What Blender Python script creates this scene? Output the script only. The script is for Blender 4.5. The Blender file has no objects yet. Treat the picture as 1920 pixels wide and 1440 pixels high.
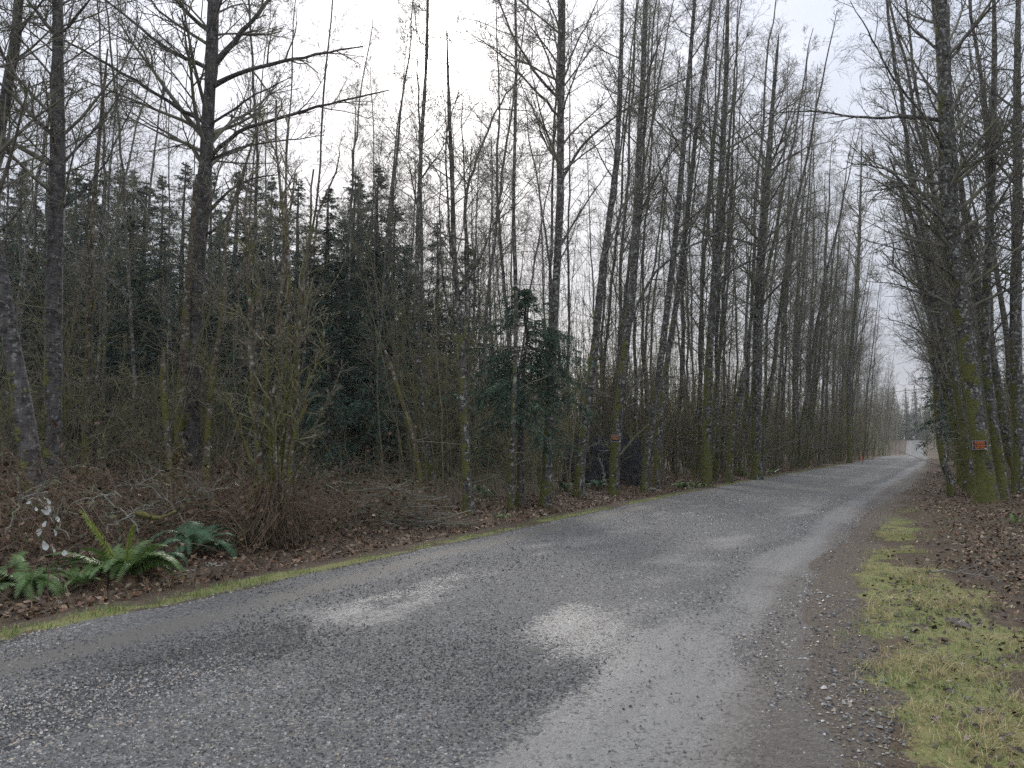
import bpy, math, random
import numpy as np
from mathutils import Vector, Matrix

scene = bpy.context.scene
COL = scene.collection
R_ = math.radians

# ------------------------------------------------------------------ camera
W0, H0, F0 = 1920.0, 1440.0, 1450.0
EYE = 1.6
HORIZON_Y, VANISH_X = 828.0, 1715.0
PITCH = math.atan((HORIZON_Y - H0 / 2) / F0)
YAW = math.atan((VANISH_X - W0 / 2) / F0 * math.cos(PITCH))
cam_data = bpy.data.cameras.new('camera')
cam_data.sensor_width = 36.0
cam_data.lens = 36.0 * F0 / W0
cam_data.clip_start = 0.05
cam_data.clip_end = 3000.0
cam = bpy.data.objects.new('camera', cam_data)
COL.objects.link(cam)
cam.location = (0, 0, EYE)
cam.rotation_euler = (math.pi / 2 + PITCH, 0, YAW)
scene.camera = cam

CF = np.array([-math.sin(YAW) * math.cos(PITCH), math.cos(YAW) * math.cos(PITCH), math.sin(PITCH)])
CR = np.array([math.cos(YAW), math.sin(YAW), 0.0])
CU = np.cross(CR, CF)
HF = np.array([-math.sin(YAW), math.cos(YAW), 0.0])


def px_dir(x, y):
    d = CF * F0 + CR * (x - W0 / 2) + CU * (H0 / 2 - y)
    return d


def at(x, y, depth):
    """point seen at photo pixel (x, y), depth metres away along the level view axis"""
    d = px_dir(x, y)
    return np.array([0, 0, EYE]) + d * (depth / d.dot(HF))


# ------------------------------------------------------------------ sky, sun, exposure
SUN_PX = (825.0, 105.0)
sd = px_dir(*SUN_PX)
sd = sd / np.linalg.norm(sd)
SUN_EL = math.asin(sd[2])
SUN_AZ = math.atan2(sd[0], sd[1])

world = bpy.data.worlds.new('World')
scene.world = world
world.use_nodes = True
wn, wl = world.node_tree.nodes, world.node_tree.links
wn.clear()


def wnode(t, **kw):
    n = wn.new(t)
    for k, v in kw.items():
        setattr(n, k, v)
    return n


w_out = wnode('ShaderNodeOutputWorld')
w_sky = wnode('ShaderNodeTexSky', sky_type='NISHITA', sun_disc=False, sun_elevation=SUN_EL, sun_rotation=SUN_AZ)
w_sky.air_density, w_sky.dust_density = 1.0, 3.0
bg_sky = wnode('ShaderNodeBackground')
bg_sky.inputs['Strength'].default_value = 0.05
wl.new(w_sky.outputs[0], bg_sky.inputs['Color'])
# thin overcast in front of the clear sky, brightest round the veiled sun
w_tc = wnode('ShaderNodeTexCoord')
w_norm = wnode('ShaderNodeVectorMath', operation='NORMALIZE')
wl.new(w_tc.outputs['Generated'], w_norm.inputs[0])
w_dot = wnode('ShaderNodeVectorMath', operation='DOT_PRODUCT')
wl.new(w_norm.outputs[0], w_dot.inputs[0])
w_dot.inputs[1].default_value = tuple(sd)
w_max = wnode('ShaderNodeMath', operation='MAXIMUM')
wl.new(w_dot.outputs['Value'], w_max.inputs[0])
w_max.inputs[1].default_value = 0.0


def glow(power, amount):
    p = wnode('ShaderNodeMath', operation='POWER')
    wl.new(w_max.outputs[0], p.inputs[0])
    p.inputs[1].default_value = power
    m = wnode('ShaderNodeMath', operation='MULTIPLY')
    wl.new(p.outputs[0], m.inputs[0])
    m.inputs[1].default_value = amount
    return m


def wadd(a, b):
    n = wnode('ShaderNodeMath', operation='ADD')
    wl.new(a.outputs[0], n.inputs[0])
    wl.new(b.outputs[0], n.inputs[1])
    return n


g_sum = wadd(wadd(glow(4000, 16.0), glow(700, 0.9)), wadd(glow(60, 0.18), glow(10, 0.06)))
w_noise = wnode('ShaderNodeTexNoise')
w_noise.inputs['Scale'].default_value = 2.6
w_noise.inputs['Detail'].default_value = 5.0
w_map = wnode('ShaderNodeMapping')
w_map.inputs['Scale'].default_value = (1, 1, 2.5)
wl.new(w_norm.outputs[0], w_map.inputs['Vector'])
wl.new(w_map.outputs[0], w_noise.inputs['Vector'])
w_ramp = wnode('ShaderNodeValToRGB')
w_ramp.color_ramp.elements[0].position = 0.3
w_ramp.color_ramp.elements[0].color = (0.325, 0.355, 0.425, 1)
w_ramp.color_ramp.elements[1].position = 0.7
w_ramp.color_ramp.elements[1].color = (0.475, 0.50, 0.56, 1)
wl.new(w_noise.outputs['Fac'], w_ramp.inputs['Fac'])
# an overcast sky is about three times as bright overhead as at the horizon
w_sep = wnode('ShaderNodeSeparateXYZ')
wl.new(w_norm.outputs[0], w_sep.inputs[0])
w_el = wnode('ShaderNodeMath', operation='MAXIMUM')
wl.new(w_sep.outputs['Z'], w_el.inputs[0])
w_el.inputs[1].default_value = 0.0
w_cie = wnode('ShaderNodeMath', operation='MULTIPLY_ADD')
wl.new(w_el.outputs[0], w_cie.inputs[0])
w_cie.inputs[1].default_value = 1.25
w_cie.inputs[2].default_value = 0.62
bg_cl = wnode('ShaderNodeBackground')
wl.new(w_cie.outputs[0], bg_cl.inputs['Strength'])
wl.new(w_ramp.outputs['Color'], bg_cl.inputs['Color'])
bg_gl = wnode('ShaderNodeBackground')
bg_gl.inputs['Color'].default_value = (1.0, 0.975, 0.93, 1)
wl.new(g_sum.outputs[0], bg_gl.inputs['Strength'])
w_a1, w_a2 = wnode('ShaderNodeAddShader'), wnode('ShaderNodeAddShader')
wl.new(bg_cl.outputs[0], w_a1.inputs[0])
wl.new(bg_gl.outputs[0], w_a1.inputs[1])
w_mix = wnode('ShaderNodeMixShader')
w_mix.inputs['Fac'].default_value = 0.88
wl.new(bg_sky.outputs[0], w_mix.inputs[1])
wl.new(w_a1.outputs[0], w_mix.inputs[2])
wl.new(w_mix.outputs[0], w_out.inputs['Surface'])
wn.remove(w_a2)

sun_data = bpy.data.lights.new('sun', 'SUN')
sun_data.energy = 1.5
sun_data.angle = R_(12)
sun_data.color = (1.0, 0.95, 0.87)
sun = bpy.data.objects.new('sun', sun_data)
COL.objects.link(sun)
sun.rotation_euler = Vector(sd).to_track_quat('Z', 'Y').to_euler()
sun.location = (0, 0, 60)

vs = scene.view_settings
vs.view_transform = 'Standard'
vs.look = 'None'
vs.gamma = 1.0
vs.use_curve_mapping = False
vs.exposure = 0.88
scene.cycles.max_bounces = 5
scene.cycles.diffuse_bounces = 3
scene.cycles.glossy_bounces = 2
scene.cycles.transmission_bounces = 2
scene.cycles.volume_bounces = 0
scene.cycles.use_denoising = False
scene.cycles.sample_clamp_indirect = 1.5
scene.cycles.sample_clamp_direct = 4.0
scene.render.filter_size = 1.3

# ------------------------------------------------------------------ numbers and mesh helpers
RNG = np.random.default_rng(7)


def smooth(t):
    t = np.clip(t, 0, 1)
    return t * t * (3 - 2 * t)


def vnoise(x, y, scale, seed=0):
    """value noise, 0..1"""
    x = np.asarray(x, float) * scale
    y = np.asarray(y, float) * scale
    xi, yi = np.floor(x).astype(np.int64), np.floor(y).astype(np.int64)
    fx, fy = smooth(x - xi), smooth(y - yi)

    def h(a, b):
        n = (a * 374761393 + b * 668265263 + seed * 1442695041) & 0x7fffffff
        n = ((n ^ (n >> 13)) * 1274126177) & 0x7fffffff
        return ((n ^ (n >> 16)) & 0xffff) / 65535.0
    a = h(xi, yi) * (1 - fx) + h(xi + 1, yi) * fx
    b = h(xi, yi + 1) * (1 - fx) + h(xi + 1, yi + 1) * fx
    return a * (1 - fy) + b * fy


def fbm(x, y, scale, seed=0, octs=3):
    s, a, t = 0.0, 1.0, 0.0
    for i in range(octs):
        s = s + a * vnoise(x, y, scale * 2 ** i, seed + i * 17)
        t += a
        a *= 0.5
    return s / t


LY = [-40, 0, 20, 30, 40, 60, 80, 110, 190, 600]
LXV = [-6.7, -6.65, -6.5, -6.2, -5.6, -4.5, -3.5, -2.5, -1.9, -1.9]
RY = [-40, 0, 5, 9, 14, 25, 40, 60, 80, 110, 190, 600]
RXV = [0.3, 0.0, -0.15, -0.75, -0.75, -0.45, 0.1, 0.7, 1.1, 1.6, 1.9, 1.9]


def left_edge(Y):
    return np.interp(Y, LY, LXV)


def right_edge(Y):
    return np.interp(Y, RY, RXV)


PY = [-60, 92, 105, 120, 150, 175, 190, 208, 225, 250, 300, 700]
PZ = [0, 0, -0.1, -0.7, -2.1, -1.75, -1.05, -0.1, 0.8, 1.8, 2.6, 3.5]


def gz(X, Y):
    X = np.asarray(X, float)
    Y = np.asarray(Y, float)
    z = np.interp(Y, PY, PZ)
    dl = left_edge(Y) - 0.35 - X
    dr = X - right_edge(Y) - 0.5
    rough = fbm(X, Y, 0.7, 3, 3) - 0.5
    z = z - 0.05 * smooth(dl / 0.6) + 0.22 * smooth((dl - 0.8) / 5) + rough * 0.22 * smooth(dl / 1.2)
    z = z + 0.14 * smooth((dr - 0.6) / 3) + rough * 0.14 * smooth(dr / 1.0)
    z = z + (vnoise(X, Y, 0.25, 9) - 0.5) * 0.5 * smooth((np.maximum(dl, dr) - 4) / 8)
    return z


def gpoint(x, y):
    """ground point seen at photo pixel (x, y)"""
    d = px_dir(x, y)
    z = 0.0
    for _ in range(4):
        t = (z - EYE) / d[2]
        p = np.array([0, 0, EYE]) + d * t
        z = float(gz(p[0], p[1]))
    return np.array([p[0], p[1], z])


def norm(v):
    return v / np.maximum(np.linalg.norm(v, axis=-1, keepdims=True), 1e-9)


def tube(P, Rr, s):
    """batch of tubes: P (n,k,3), Rr (n,k) -> verts, quads"""
    n, k, _ = P.shape
    T = np.gradient(P, axis=1)
    T = norm(T)
    m = norm(T.mean(axis=1))
    ref = np.where(np.abs(m[:, 2:3]) < 0.8, np.array([[0, 0, 1.0]]), np.array([[1.0, 0, 0]]))
    U = norm(np.cross(np.broadcast_to(ref[:, None, :], T.shape), T))
    Wv = np.cross(T, U)
    a = np.arange(s) * 2 * math.pi / s
    ca, sa = np.cos(a)[None, None, :, None], np.sin(a)[None, None, :, None]
    V = P[:, :, None, :] + Rr[:, :, None, None] * (ca * U[:, :, None, :] + sa * Wv[:, :, None, :])
    idx = np.arange(n * k * s).reshape(n, k, s)
    a0 = idx[:, :-1, :]
    b0 = np.roll(a0, -1, axis=2)
    c0 = np.roll(idx[:, 1:, :], -1, axis=2)
    d0 = idx[:, 1:, :]
    Q = np.stack([a0, b0, c0, d0], axis=-1).reshape(-1, 4)
    return V.reshape(-1, 3), Q


class MB:
    def __init__(self):
        self.v, self.q, self.t, self.c, self.n = [], [], [], [], 0

    def add(self, V, Q=None, T=None, C=None):
        if Q is not None and len(Q):
            self.q.append(np.asarray(Q) + self.n)
        if T is not None and len(T):
            self.t.append(np.asarray(T) + self.n)
        V = np.asarray(V, float).reshape(-1, 3)
        self.v.append(V)
        if C is None:
            C = np.ones((len(V), 3)) * 0.5
        self.c.append(np.broadcast_to(np.asarray(C, float), (len(V), 3)))
        self.n += len(V)
        return self

    def tubes(self, P, Rr, s, C=None):
        if len(P):
            V, Q = tube(np.asarray(P, float), np.asarray(Rr, float), s)
            if C is not None:
                C = np.repeat(np.asarray(C, float), P.shape[1] * s, axis=0)
            self.add(V, Q, C=C)
        return self

    def mesh(self, name, mat, smooth_shade=True, colour=False):
        V = np.concatenate(self.v) if self.v else np.zeros((0, 3))
        Q = np.concatenate(self.q) if self.q else np.zeros((0, 4), int)
        T = np.concatenate(self.t) if self.t else np.zeros((0, 3), int)
        me = bpy.data.meshes.new(name)
        me.vertices.add(len(V))
        me.vertices.foreach_set('co', V.astype(np.float32).ravel())
        nl = len(Q) * 4 + len(T) * 3
        me.loops.add(nl)
        me.loops.foreach_set('vertex_index', np.concatenate([Q.ravel(), T.ravel()]).astype(np.int32))
        me.polygons.add(len(Q) + len(T))
        ls = np.concatenate([np.arange(len(Q)) * 4, len(Q) * 4 + np.arange(len(T)) * 3])
        me.polygons.foreach_set('loop_start', ls.astype(np.int32))
        me.polygons.foreach_set('use_smooth', np.full(len(Q) + len(T), smooth_shade))
        if colour:
            C = np.concatenate(self.c)
            at_ = me.attributes.new('tint', 'FLOAT_COLOR', 'POINT')
            at_.data.foreach_set('color', np.concatenate([C, np.ones((len(C), 1))], axis=1).astype(np.float32).ravel())
        me.materials.append(mat)
        me.update()
        return me


def link(name, data, parent=None, loc=None, rot=None, scale=None):
    o = bpy.data.objects.new(name, data)
    COL.objects.link(o)
    if parent is not None:
        o.parent = parent
    if loc is not None:
        o.location = loc
    if rot is not None:
        o.rotation_euler = rot
    if scale is not None:
        o.scale = scale if hasattr(scale, '__len__') else (scale,) * 3
    return o


def tag(o, label=None, cat=None, group=None, kind=None):
    if label:
        o['label'] = label
    if cat:
        o['category'] = cat
    if group:
        o['group'] = group
    if kind:
        o['kind'] = kind
    return o


# ------------------------------------------------------------------ materials
def material(name):
    m = bpy.data.materials.new(name)
    m.use_nodes = True
    nt = m.node_tree
    b = nt.nodes['Principled BSDF']
    return m, nt, b


class NT:
    def __init__(self, nt):
        self.nt = nt

    def n(self, t, **kw):
        x = self.nt.nodes.new(t)
        for k, v in kw.items():
            if k.startswith('i_'):
                x.inputs[k[2:].replace('_', ' ')].default_value = v
            else:
                setattr(x, k, v)
        return x

    def l(self, a, b):
        self.nt.links.new(a, b)

    def noise(self, vec, scale, detail=3.0, rough=0.55):
        x = self.n('ShaderNodeTexNoise')
        x.inputs['Scale'].default_value = scale
        x.inputs['Detail'].default_value = detail
        x.inputs['Roughness'].default_value = rough
        if vec is not None:
            self.l(vec, x.inputs['Vector'])
        return x.outputs['Fac']

    def ramp(self, fac, stops):
        x = self.n('ShaderNodeValToRGB')
        els = x.color_ramp.elements
        while len(els) < len(stops):
            els.new(0.5)
        for e, (p, c) in zip(els, stops):
            e.position = p
            e.color = (c, c, c, 1) if not hasattr(c, '__len__') else (*c, 1)
        self.l(fac, x.inputs['Fac'])
        return x.outputs['Color']

    def mix(self, fac, a, b, blend='MIX'):
        x = self.n('ShaderNodeMix', data_type='RGBA', blend_type=blend)
        for s, v in ((x.inputs[0], fac), (x.inputs[6], a), (x.inputs[7], b)):
            if isinstance(v, bpy.types.NodeSocket):
                self.l(v, s)
            elif hasattr(v, '__len__'):
                s.default_value = (*v, 1)
            else:
                s.default_value = v
        return x.outputs[2]

    def math(self, op, a, b=None, c=None, clamp=False):
        x = self.n('ShaderNodeMath', operation=op, use_clamp=clamp)
        for i, v in enumerate((a, b, c)):
            if v is None:
                continue
            if isinstance(v, bpy.types.NodeSocket):
                self.l(v, x.inputs[i])
            else:
                x.inputs[i].default_value = v
        return x.outputs[0]

    def bump(self, h, strength, dist, b):
        x = self.n('ShaderNodeBump')
        x.inputs['Strength'].default_value = strength
        x.inputs['Distance'].default_value = dist
        self.l(h, x.inputs['Height'])
        self.l(x.outputs[0], b.inputs['Normal'])
        return x

    def maprange(self, v, a, b, c=0.0, d=1.0, smooth_=True):
        x = self.n('ShaderNodeMapRange')
        x.interpolation_type = 'SMOOTHSTEP' if smooth_ else 'LINEAR'
        self.l(v, x.inputs['Value'])
        for k, val in zip(('From Min', 'From Max', 'To Min', 'To Max'), (a, b, c, d)):
            x.inputs[k].default_value = val
        return x.outputs[0]


def bark_material(name, base_a, base_b, moss=0.5, lichen=0.5, moss_top=6.0, mosscol=(0.085, 0.10, 0.018)):
    m, nt, b = material(name)
    N = NT(nt)
    geo = N.n('ShaderNodeNewGeometry')
    tc = N.n('ShaderNodeTexCoord')
    oi = N.n('ShaderNodeObjectInfo')
    pos = geo.outputs['Position']
    mp = N.n('ShaderNodeMapping')
    mp.inputs['Scale'].default_value = (1, 1, 0.45)
    N.l(pos, mp.inputs['Vector'])
    n1 = N.noise(mp.outputs[0], 9.0, 4.0, 0.65)
    col = N.mix(N.ramp(n1, [(0.38, 0.0), (0.62, 1.0)]), base_a, base_b)
    # horizontal bark bands and dark scars
    mp2 = N.n('ShaderNodeMapping')
    mp2.inputs['Scale'].default_value = (3, 3, 11)
    N.l(pos, mp2.inputs['Vector'])
    n2 = N.noise(mp2.outputs[0], 1.6, 4.0, 0.7)
    scar = N.ramp(n2, [(0.50, 0.0), (0.60, 1.0)])
    col = N.mix(N.math('MULTIPLY', scar, 0.75), col, tuple(c * 0.3 for c in base_a))
    # pale lichen blotches
    n3 = N.noise(pos, 12.0, 3.0, 0.6)
    li = N.ramp(n3, [(0.60 - 0.06 * lichen, 0.0), (0.635 - 0.06 * lichen, 1.0)])
    col = N.mix(N.math('MULTIPLY', li, min(1.0, 0.35 + lichen * 0.5)), col, (0.46, 0.47, 0.42))
    # moss: thicker low down and on the weather side
    sep = N.n('ShaderNodeSeparateXYZ')
    N.l(pos, sep.inputs[0])
    sn = N.n('ShaderNodeVectorMath', operation='DOT_PRODUCT')
    N.l(geo.outputs['Normal'], sn.inputs[0])
    sn.inputs[1].default_value = (-0.8, -0.1, 0.55)
    hgt = N.maprange(sep.outputs['Z'], 0.0, moss_top, 0.42, 0.0, False)
    n4 = N.noise(pos, 2.3, 4.0, 0.65)
    n4b = N.math('ADD', N.math('MULTIPLY', n4, 1.5), N.math('SUBTRACT', N.math('MULTIPLY', N.noise(pos, 9.0, 3.0, 0.7), 0.5), 0.5))
    v = N.math('ADD', N.math('ADD', n4b, hgt), N.math('MULTIPLY', sn.outputs['Value'], 0.24))
    v = N.math('ADD', v, N.math('MULTIPLY', N.math('SUBTRACT', oi.outputs['Random'], 0.5), 0.18))
    mk = N.maprange(v, 0.86 - 0.24 * moss, 1.0 - 0.24 * moss)
    n5 = N.noise(pos, 26.0, 3.0)
    mcol = N.mix(n5, tuple(c * 0.45 for c in mosscol), tuple(min(1, c * 1.5) for c in mosscol))
    col = N.mix(N.math('MULTIPLY', mk, 0.9), col, mcol)
    N.l(col, b.inputs['Base Color'])
    b.inputs['Roughness'].default_value = 0.85
    b.inputs['Specular IOR Level'].default_value = 0.25
    hh = N.math('ADD', N.math('MULTIPLY', n2, 0.6), N.math('MULTIPLY', N.math('MULTIPLY', mk, n5), 1.4))
    N.bump(hh, 0.8, 0.03, b)
    return m


def simple_bark(name, a, b_, c, scale=5.0):
    m, nt, b = material(name)
    N = NT(nt)
    geo = N.n('ShaderNodeNewGeometry')
    oi = N.n('ShaderNodeObjectInfo')
    n1 = N.noise(geo.outputs['Position'], scale, 3.0, 0.7)
    n2 = N.noise(geo.outputs['Position'], scale * 0.35, 2.0)
    col = N.mix(N.ramp(n1, [(0.35, 0.0), (0.68, 1.0)]), a, b_)
    col = N.mix(N.ramp(n2, [(0.48, 0.0), (0.68, 1.0)]), col, c)
    hv = N.n('ShaderNodeHueSaturation')
    N.l(col, hv.inputs['Color'])
    N.l(N.maprange(oi.outputs['Random'], 0, 1, 0.75, 1.25, False), hv.inputs['Value'])
    N.l(hv.outputs[0], b.inputs['Base Color'])
    b.inputs['Roughness'].default_value = 0.8
    b.inputs['Specular IOR Level'].default_value = 0.3
    return m


def tint_material(name, mult=(1, 1, 1), rough=0.7, noise_scale=30.0, spec=0.3, trans=0.0):
    m, nt, b = material(name)
    N = NT(nt)
    a = N.n('ShaderNodeAttribute', attribute_name='tint')
    geo = N.n('ShaderNodeNewGeometry')
    oi = N.n('ShaderNodeObjectInfo')
    n1 = N.noise(geo.outputs['Position'], noise_scale, 2.0)
    v = N.math('ADD', N.math('MULTIPLY', n1, 0.9), 0.55)
    v = N.math('MULTIPLY', v, N.maprange(oi.outputs['Random'], 0, 1, 0.85, 1.15, False))
    col = N.mix(1.0, a.outputs['Color'], mult, 'MULTIPLY')
    hv = N.n('ShaderNodeHueSaturation')
    N.l(col, hv.inputs['Color'])
    N.l(v, hv.inputs['Value'])
    N.l(hv.outputs[0], b.inputs['Base Color'])
    b.inputs['Roughness'].default_value = rough
    b.inputs['Specular IOR Level'].default_value = spec
    if trans > 0:
        tr = N.n('ShaderNodeBsdfTranslucent')
        N.l(hv.outputs[0], tr.inputs['Color'])
        mx = N.n('ShaderNodeMixShader')
        mx.inputs[0].default_value = trans
        N.l(b.outputs[0], mx.inputs[1])
        N.l(tr.outputs[0], mx.inputs[2])
        N.l(mx.outputs[0], nt.nodes['Material Output'].inputs['Surface'])
    return m


def plain_material(name, a, b_, scale=20.0, rough=0.7, spec=0.3, bump=0.3):
    m, nt, b = material(name)
    N = NT(nt)
    tc = N.n('ShaderNodeTexCoord')
    n1 = N.noise(tc.outputs['Object'], scale, 4.0, 0.65)
    N.l(N.mix(N.ramp(n1, [(0.3, 0.0), (0.7, 1.0)]), a, b_), b.inputs['Base Color'])
    b.inputs['Roughness'].default_value = rough
    b.inputs['Specular IOR Level'].default_value = spec
    N.bump(n1, bump, 0.02, b)
    return m


M_ALDER = bark_material('alder_bark', (0.055, 0.05, 0.043), (0.15, 0.142, 0.125), 0.55, 0.62, 7.0, (0.13, 0.135, 0.03))
M_COTTON = bark_material('cottonwood_bark', (0.06, 0.054, 0.05), (0.14, 0.132, 0.122), 0.6, 0.0, 5.0, (0.16, 0.165, 0.03))
M_MOSSY = bark_material('mossy_bark', (0.09, 0.07, 0.05), (0.20, 0.165, 0.12), 0.75, 0.5, 9.0, (0.15, 0.145, 0.035))
M_FIRBARK = bark_material('conifer_bark', (0.05, 0.042, 0.036), (0.10, 0.085, 0.07), 0.3, 0.25, 4.0)
M_TWIG = simple_bark('twig_bark', (0.11, 0.10, 0.083), (0.25, 0.235, 0.19), (0.20, 0.20, 0.115))
M_SAP = simple_bark('sapling_bark', (0.10, 0.085, 0.056), (0.27, 0.245, 0.165), (0.19, 0.195, 0.07))
M_DEAD = simple_bark('dead_stem', (0.12, 0.075, 0.046), (0.36, 0.26, 0.175), (0.21, 0.165, 0.10), 9.0)
M_PALE = simple_bark('pale_stick', (0.24, 0.23, 0.19), (0.36, 0.34, 0.29), (0.14, 0.14, 0.07), 14.0)
M_LICHEN = simple_bark('lichen_branch', (0.14, 0.125, 0.10), (0.40, 0.40, 0.34), (0.30, 0.30, 0.17), 16.0)
M_NEEDLE = tint_material('needles', (1, 1, 1), 0.6, 4.0, 0.3, 0.15)
M_FERN = tint_material('fern_green', (1, 1, 1), 0.42, 12.0, 0.45, 0.22)
M_LEAF = tint_material('fallen_leaf', (1, 1, 1), 0.5, 25.0, 0.4)
M_GRASS = tint_material('grass_blade', (1, 1, 1), 0.6, 14.0, 0.3, 0.25)
M_STONE = tint_material('gravel_stone', (1, 1, 1), 0.42, 40.0, 0.5)


def ground_material():
    m, nt, b = material('forest_floor')
    N = NT(nt)
    geo = N.n('ShaderNodeNewGeometry')
    a = N.n('ShaderNodeAttribute', attribute_name='tint')   # r: grass verge, g: dirt shoulder
    sep = N.n('ShaderNodeSeparateColor')
    N.l(a.outputs['Color'], sep.inputs[0])
    pos = geo.outputs['Position']
    n1 = N.noise(pos, 7.0, 5.0, 0.7)
    n2 = N.noise(pos, 38.0, 4.0, 0.7)
    n3 = N.noise(pos, 1.1, 3.0)
    col = N.mix(N.ramp(n1, [(0.32, 0.0), (0.68, 1.0)]), (0.04, 0.027, 0.017), (0.125, 0.085, 0.052))
    col = N.mix(N.ramp(n2, [(0.45, 0.0), (0.72, 1.0)]), col, (0.13, 0.095, 0.065))
    col = N.mix(N.math('MULTIPLY', N.ramp(n3, [(0.55, 0.0), (0.75, 1.0)]), 0.35), col, (0.045, 0.05, 0.014))
    gc = N.mix(N.ramp(n2, [(0.3, 0.0), (0.7, 1.0)]), (0.09, 0.10, 0.033), (0.32, 0.32, 0.11))
    gc = N.mix(N.ramp(n1, [(0.45, 0.0), (0.7, 1.0)]), gc, (0.25, 0.205, 0.095))
    nn = N.math('MULTIPLY', N.math('SUBTRACT', N.noise(pos, 16.0, 4.0, 0.75), 0.5), 1.5)
    col = N.mix(N.maprange(N.math('ADD', sep.outputs['Red'], nn), 0.3, 0.75), col, gc)
    dc = N.mix(N.ramp(n2, [(0.35, 0.0), (0.65, 1.0)]), (0.075, 0.058, 0.043), (0.175, 0.142, 0.108))
    col = N.mix(N.math('MULTIPLY', N.maprange(N.math('ADD', sep.outputs['Green'], nn), 0.25, 0.75), N.math('SUBTRACT', 1.0, N.maprange(N.math('ADD', sep.outputs['Red'], nn), 0.3, 0.75))), col, dc)
    N.l(col, b.inputs['Base Color'])
    b.inputs['Roughness'].default_value = 0.8
    b.inputs['Specular IOR Level'].default_value = 0.25
    h = N.math('ADD', N.math('MULTIPLY', n1, 0.7), N.math('MULTIPLY', n2, 0.4))
    N.bump(h, 0.9, 0.05, b)
    return m


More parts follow.
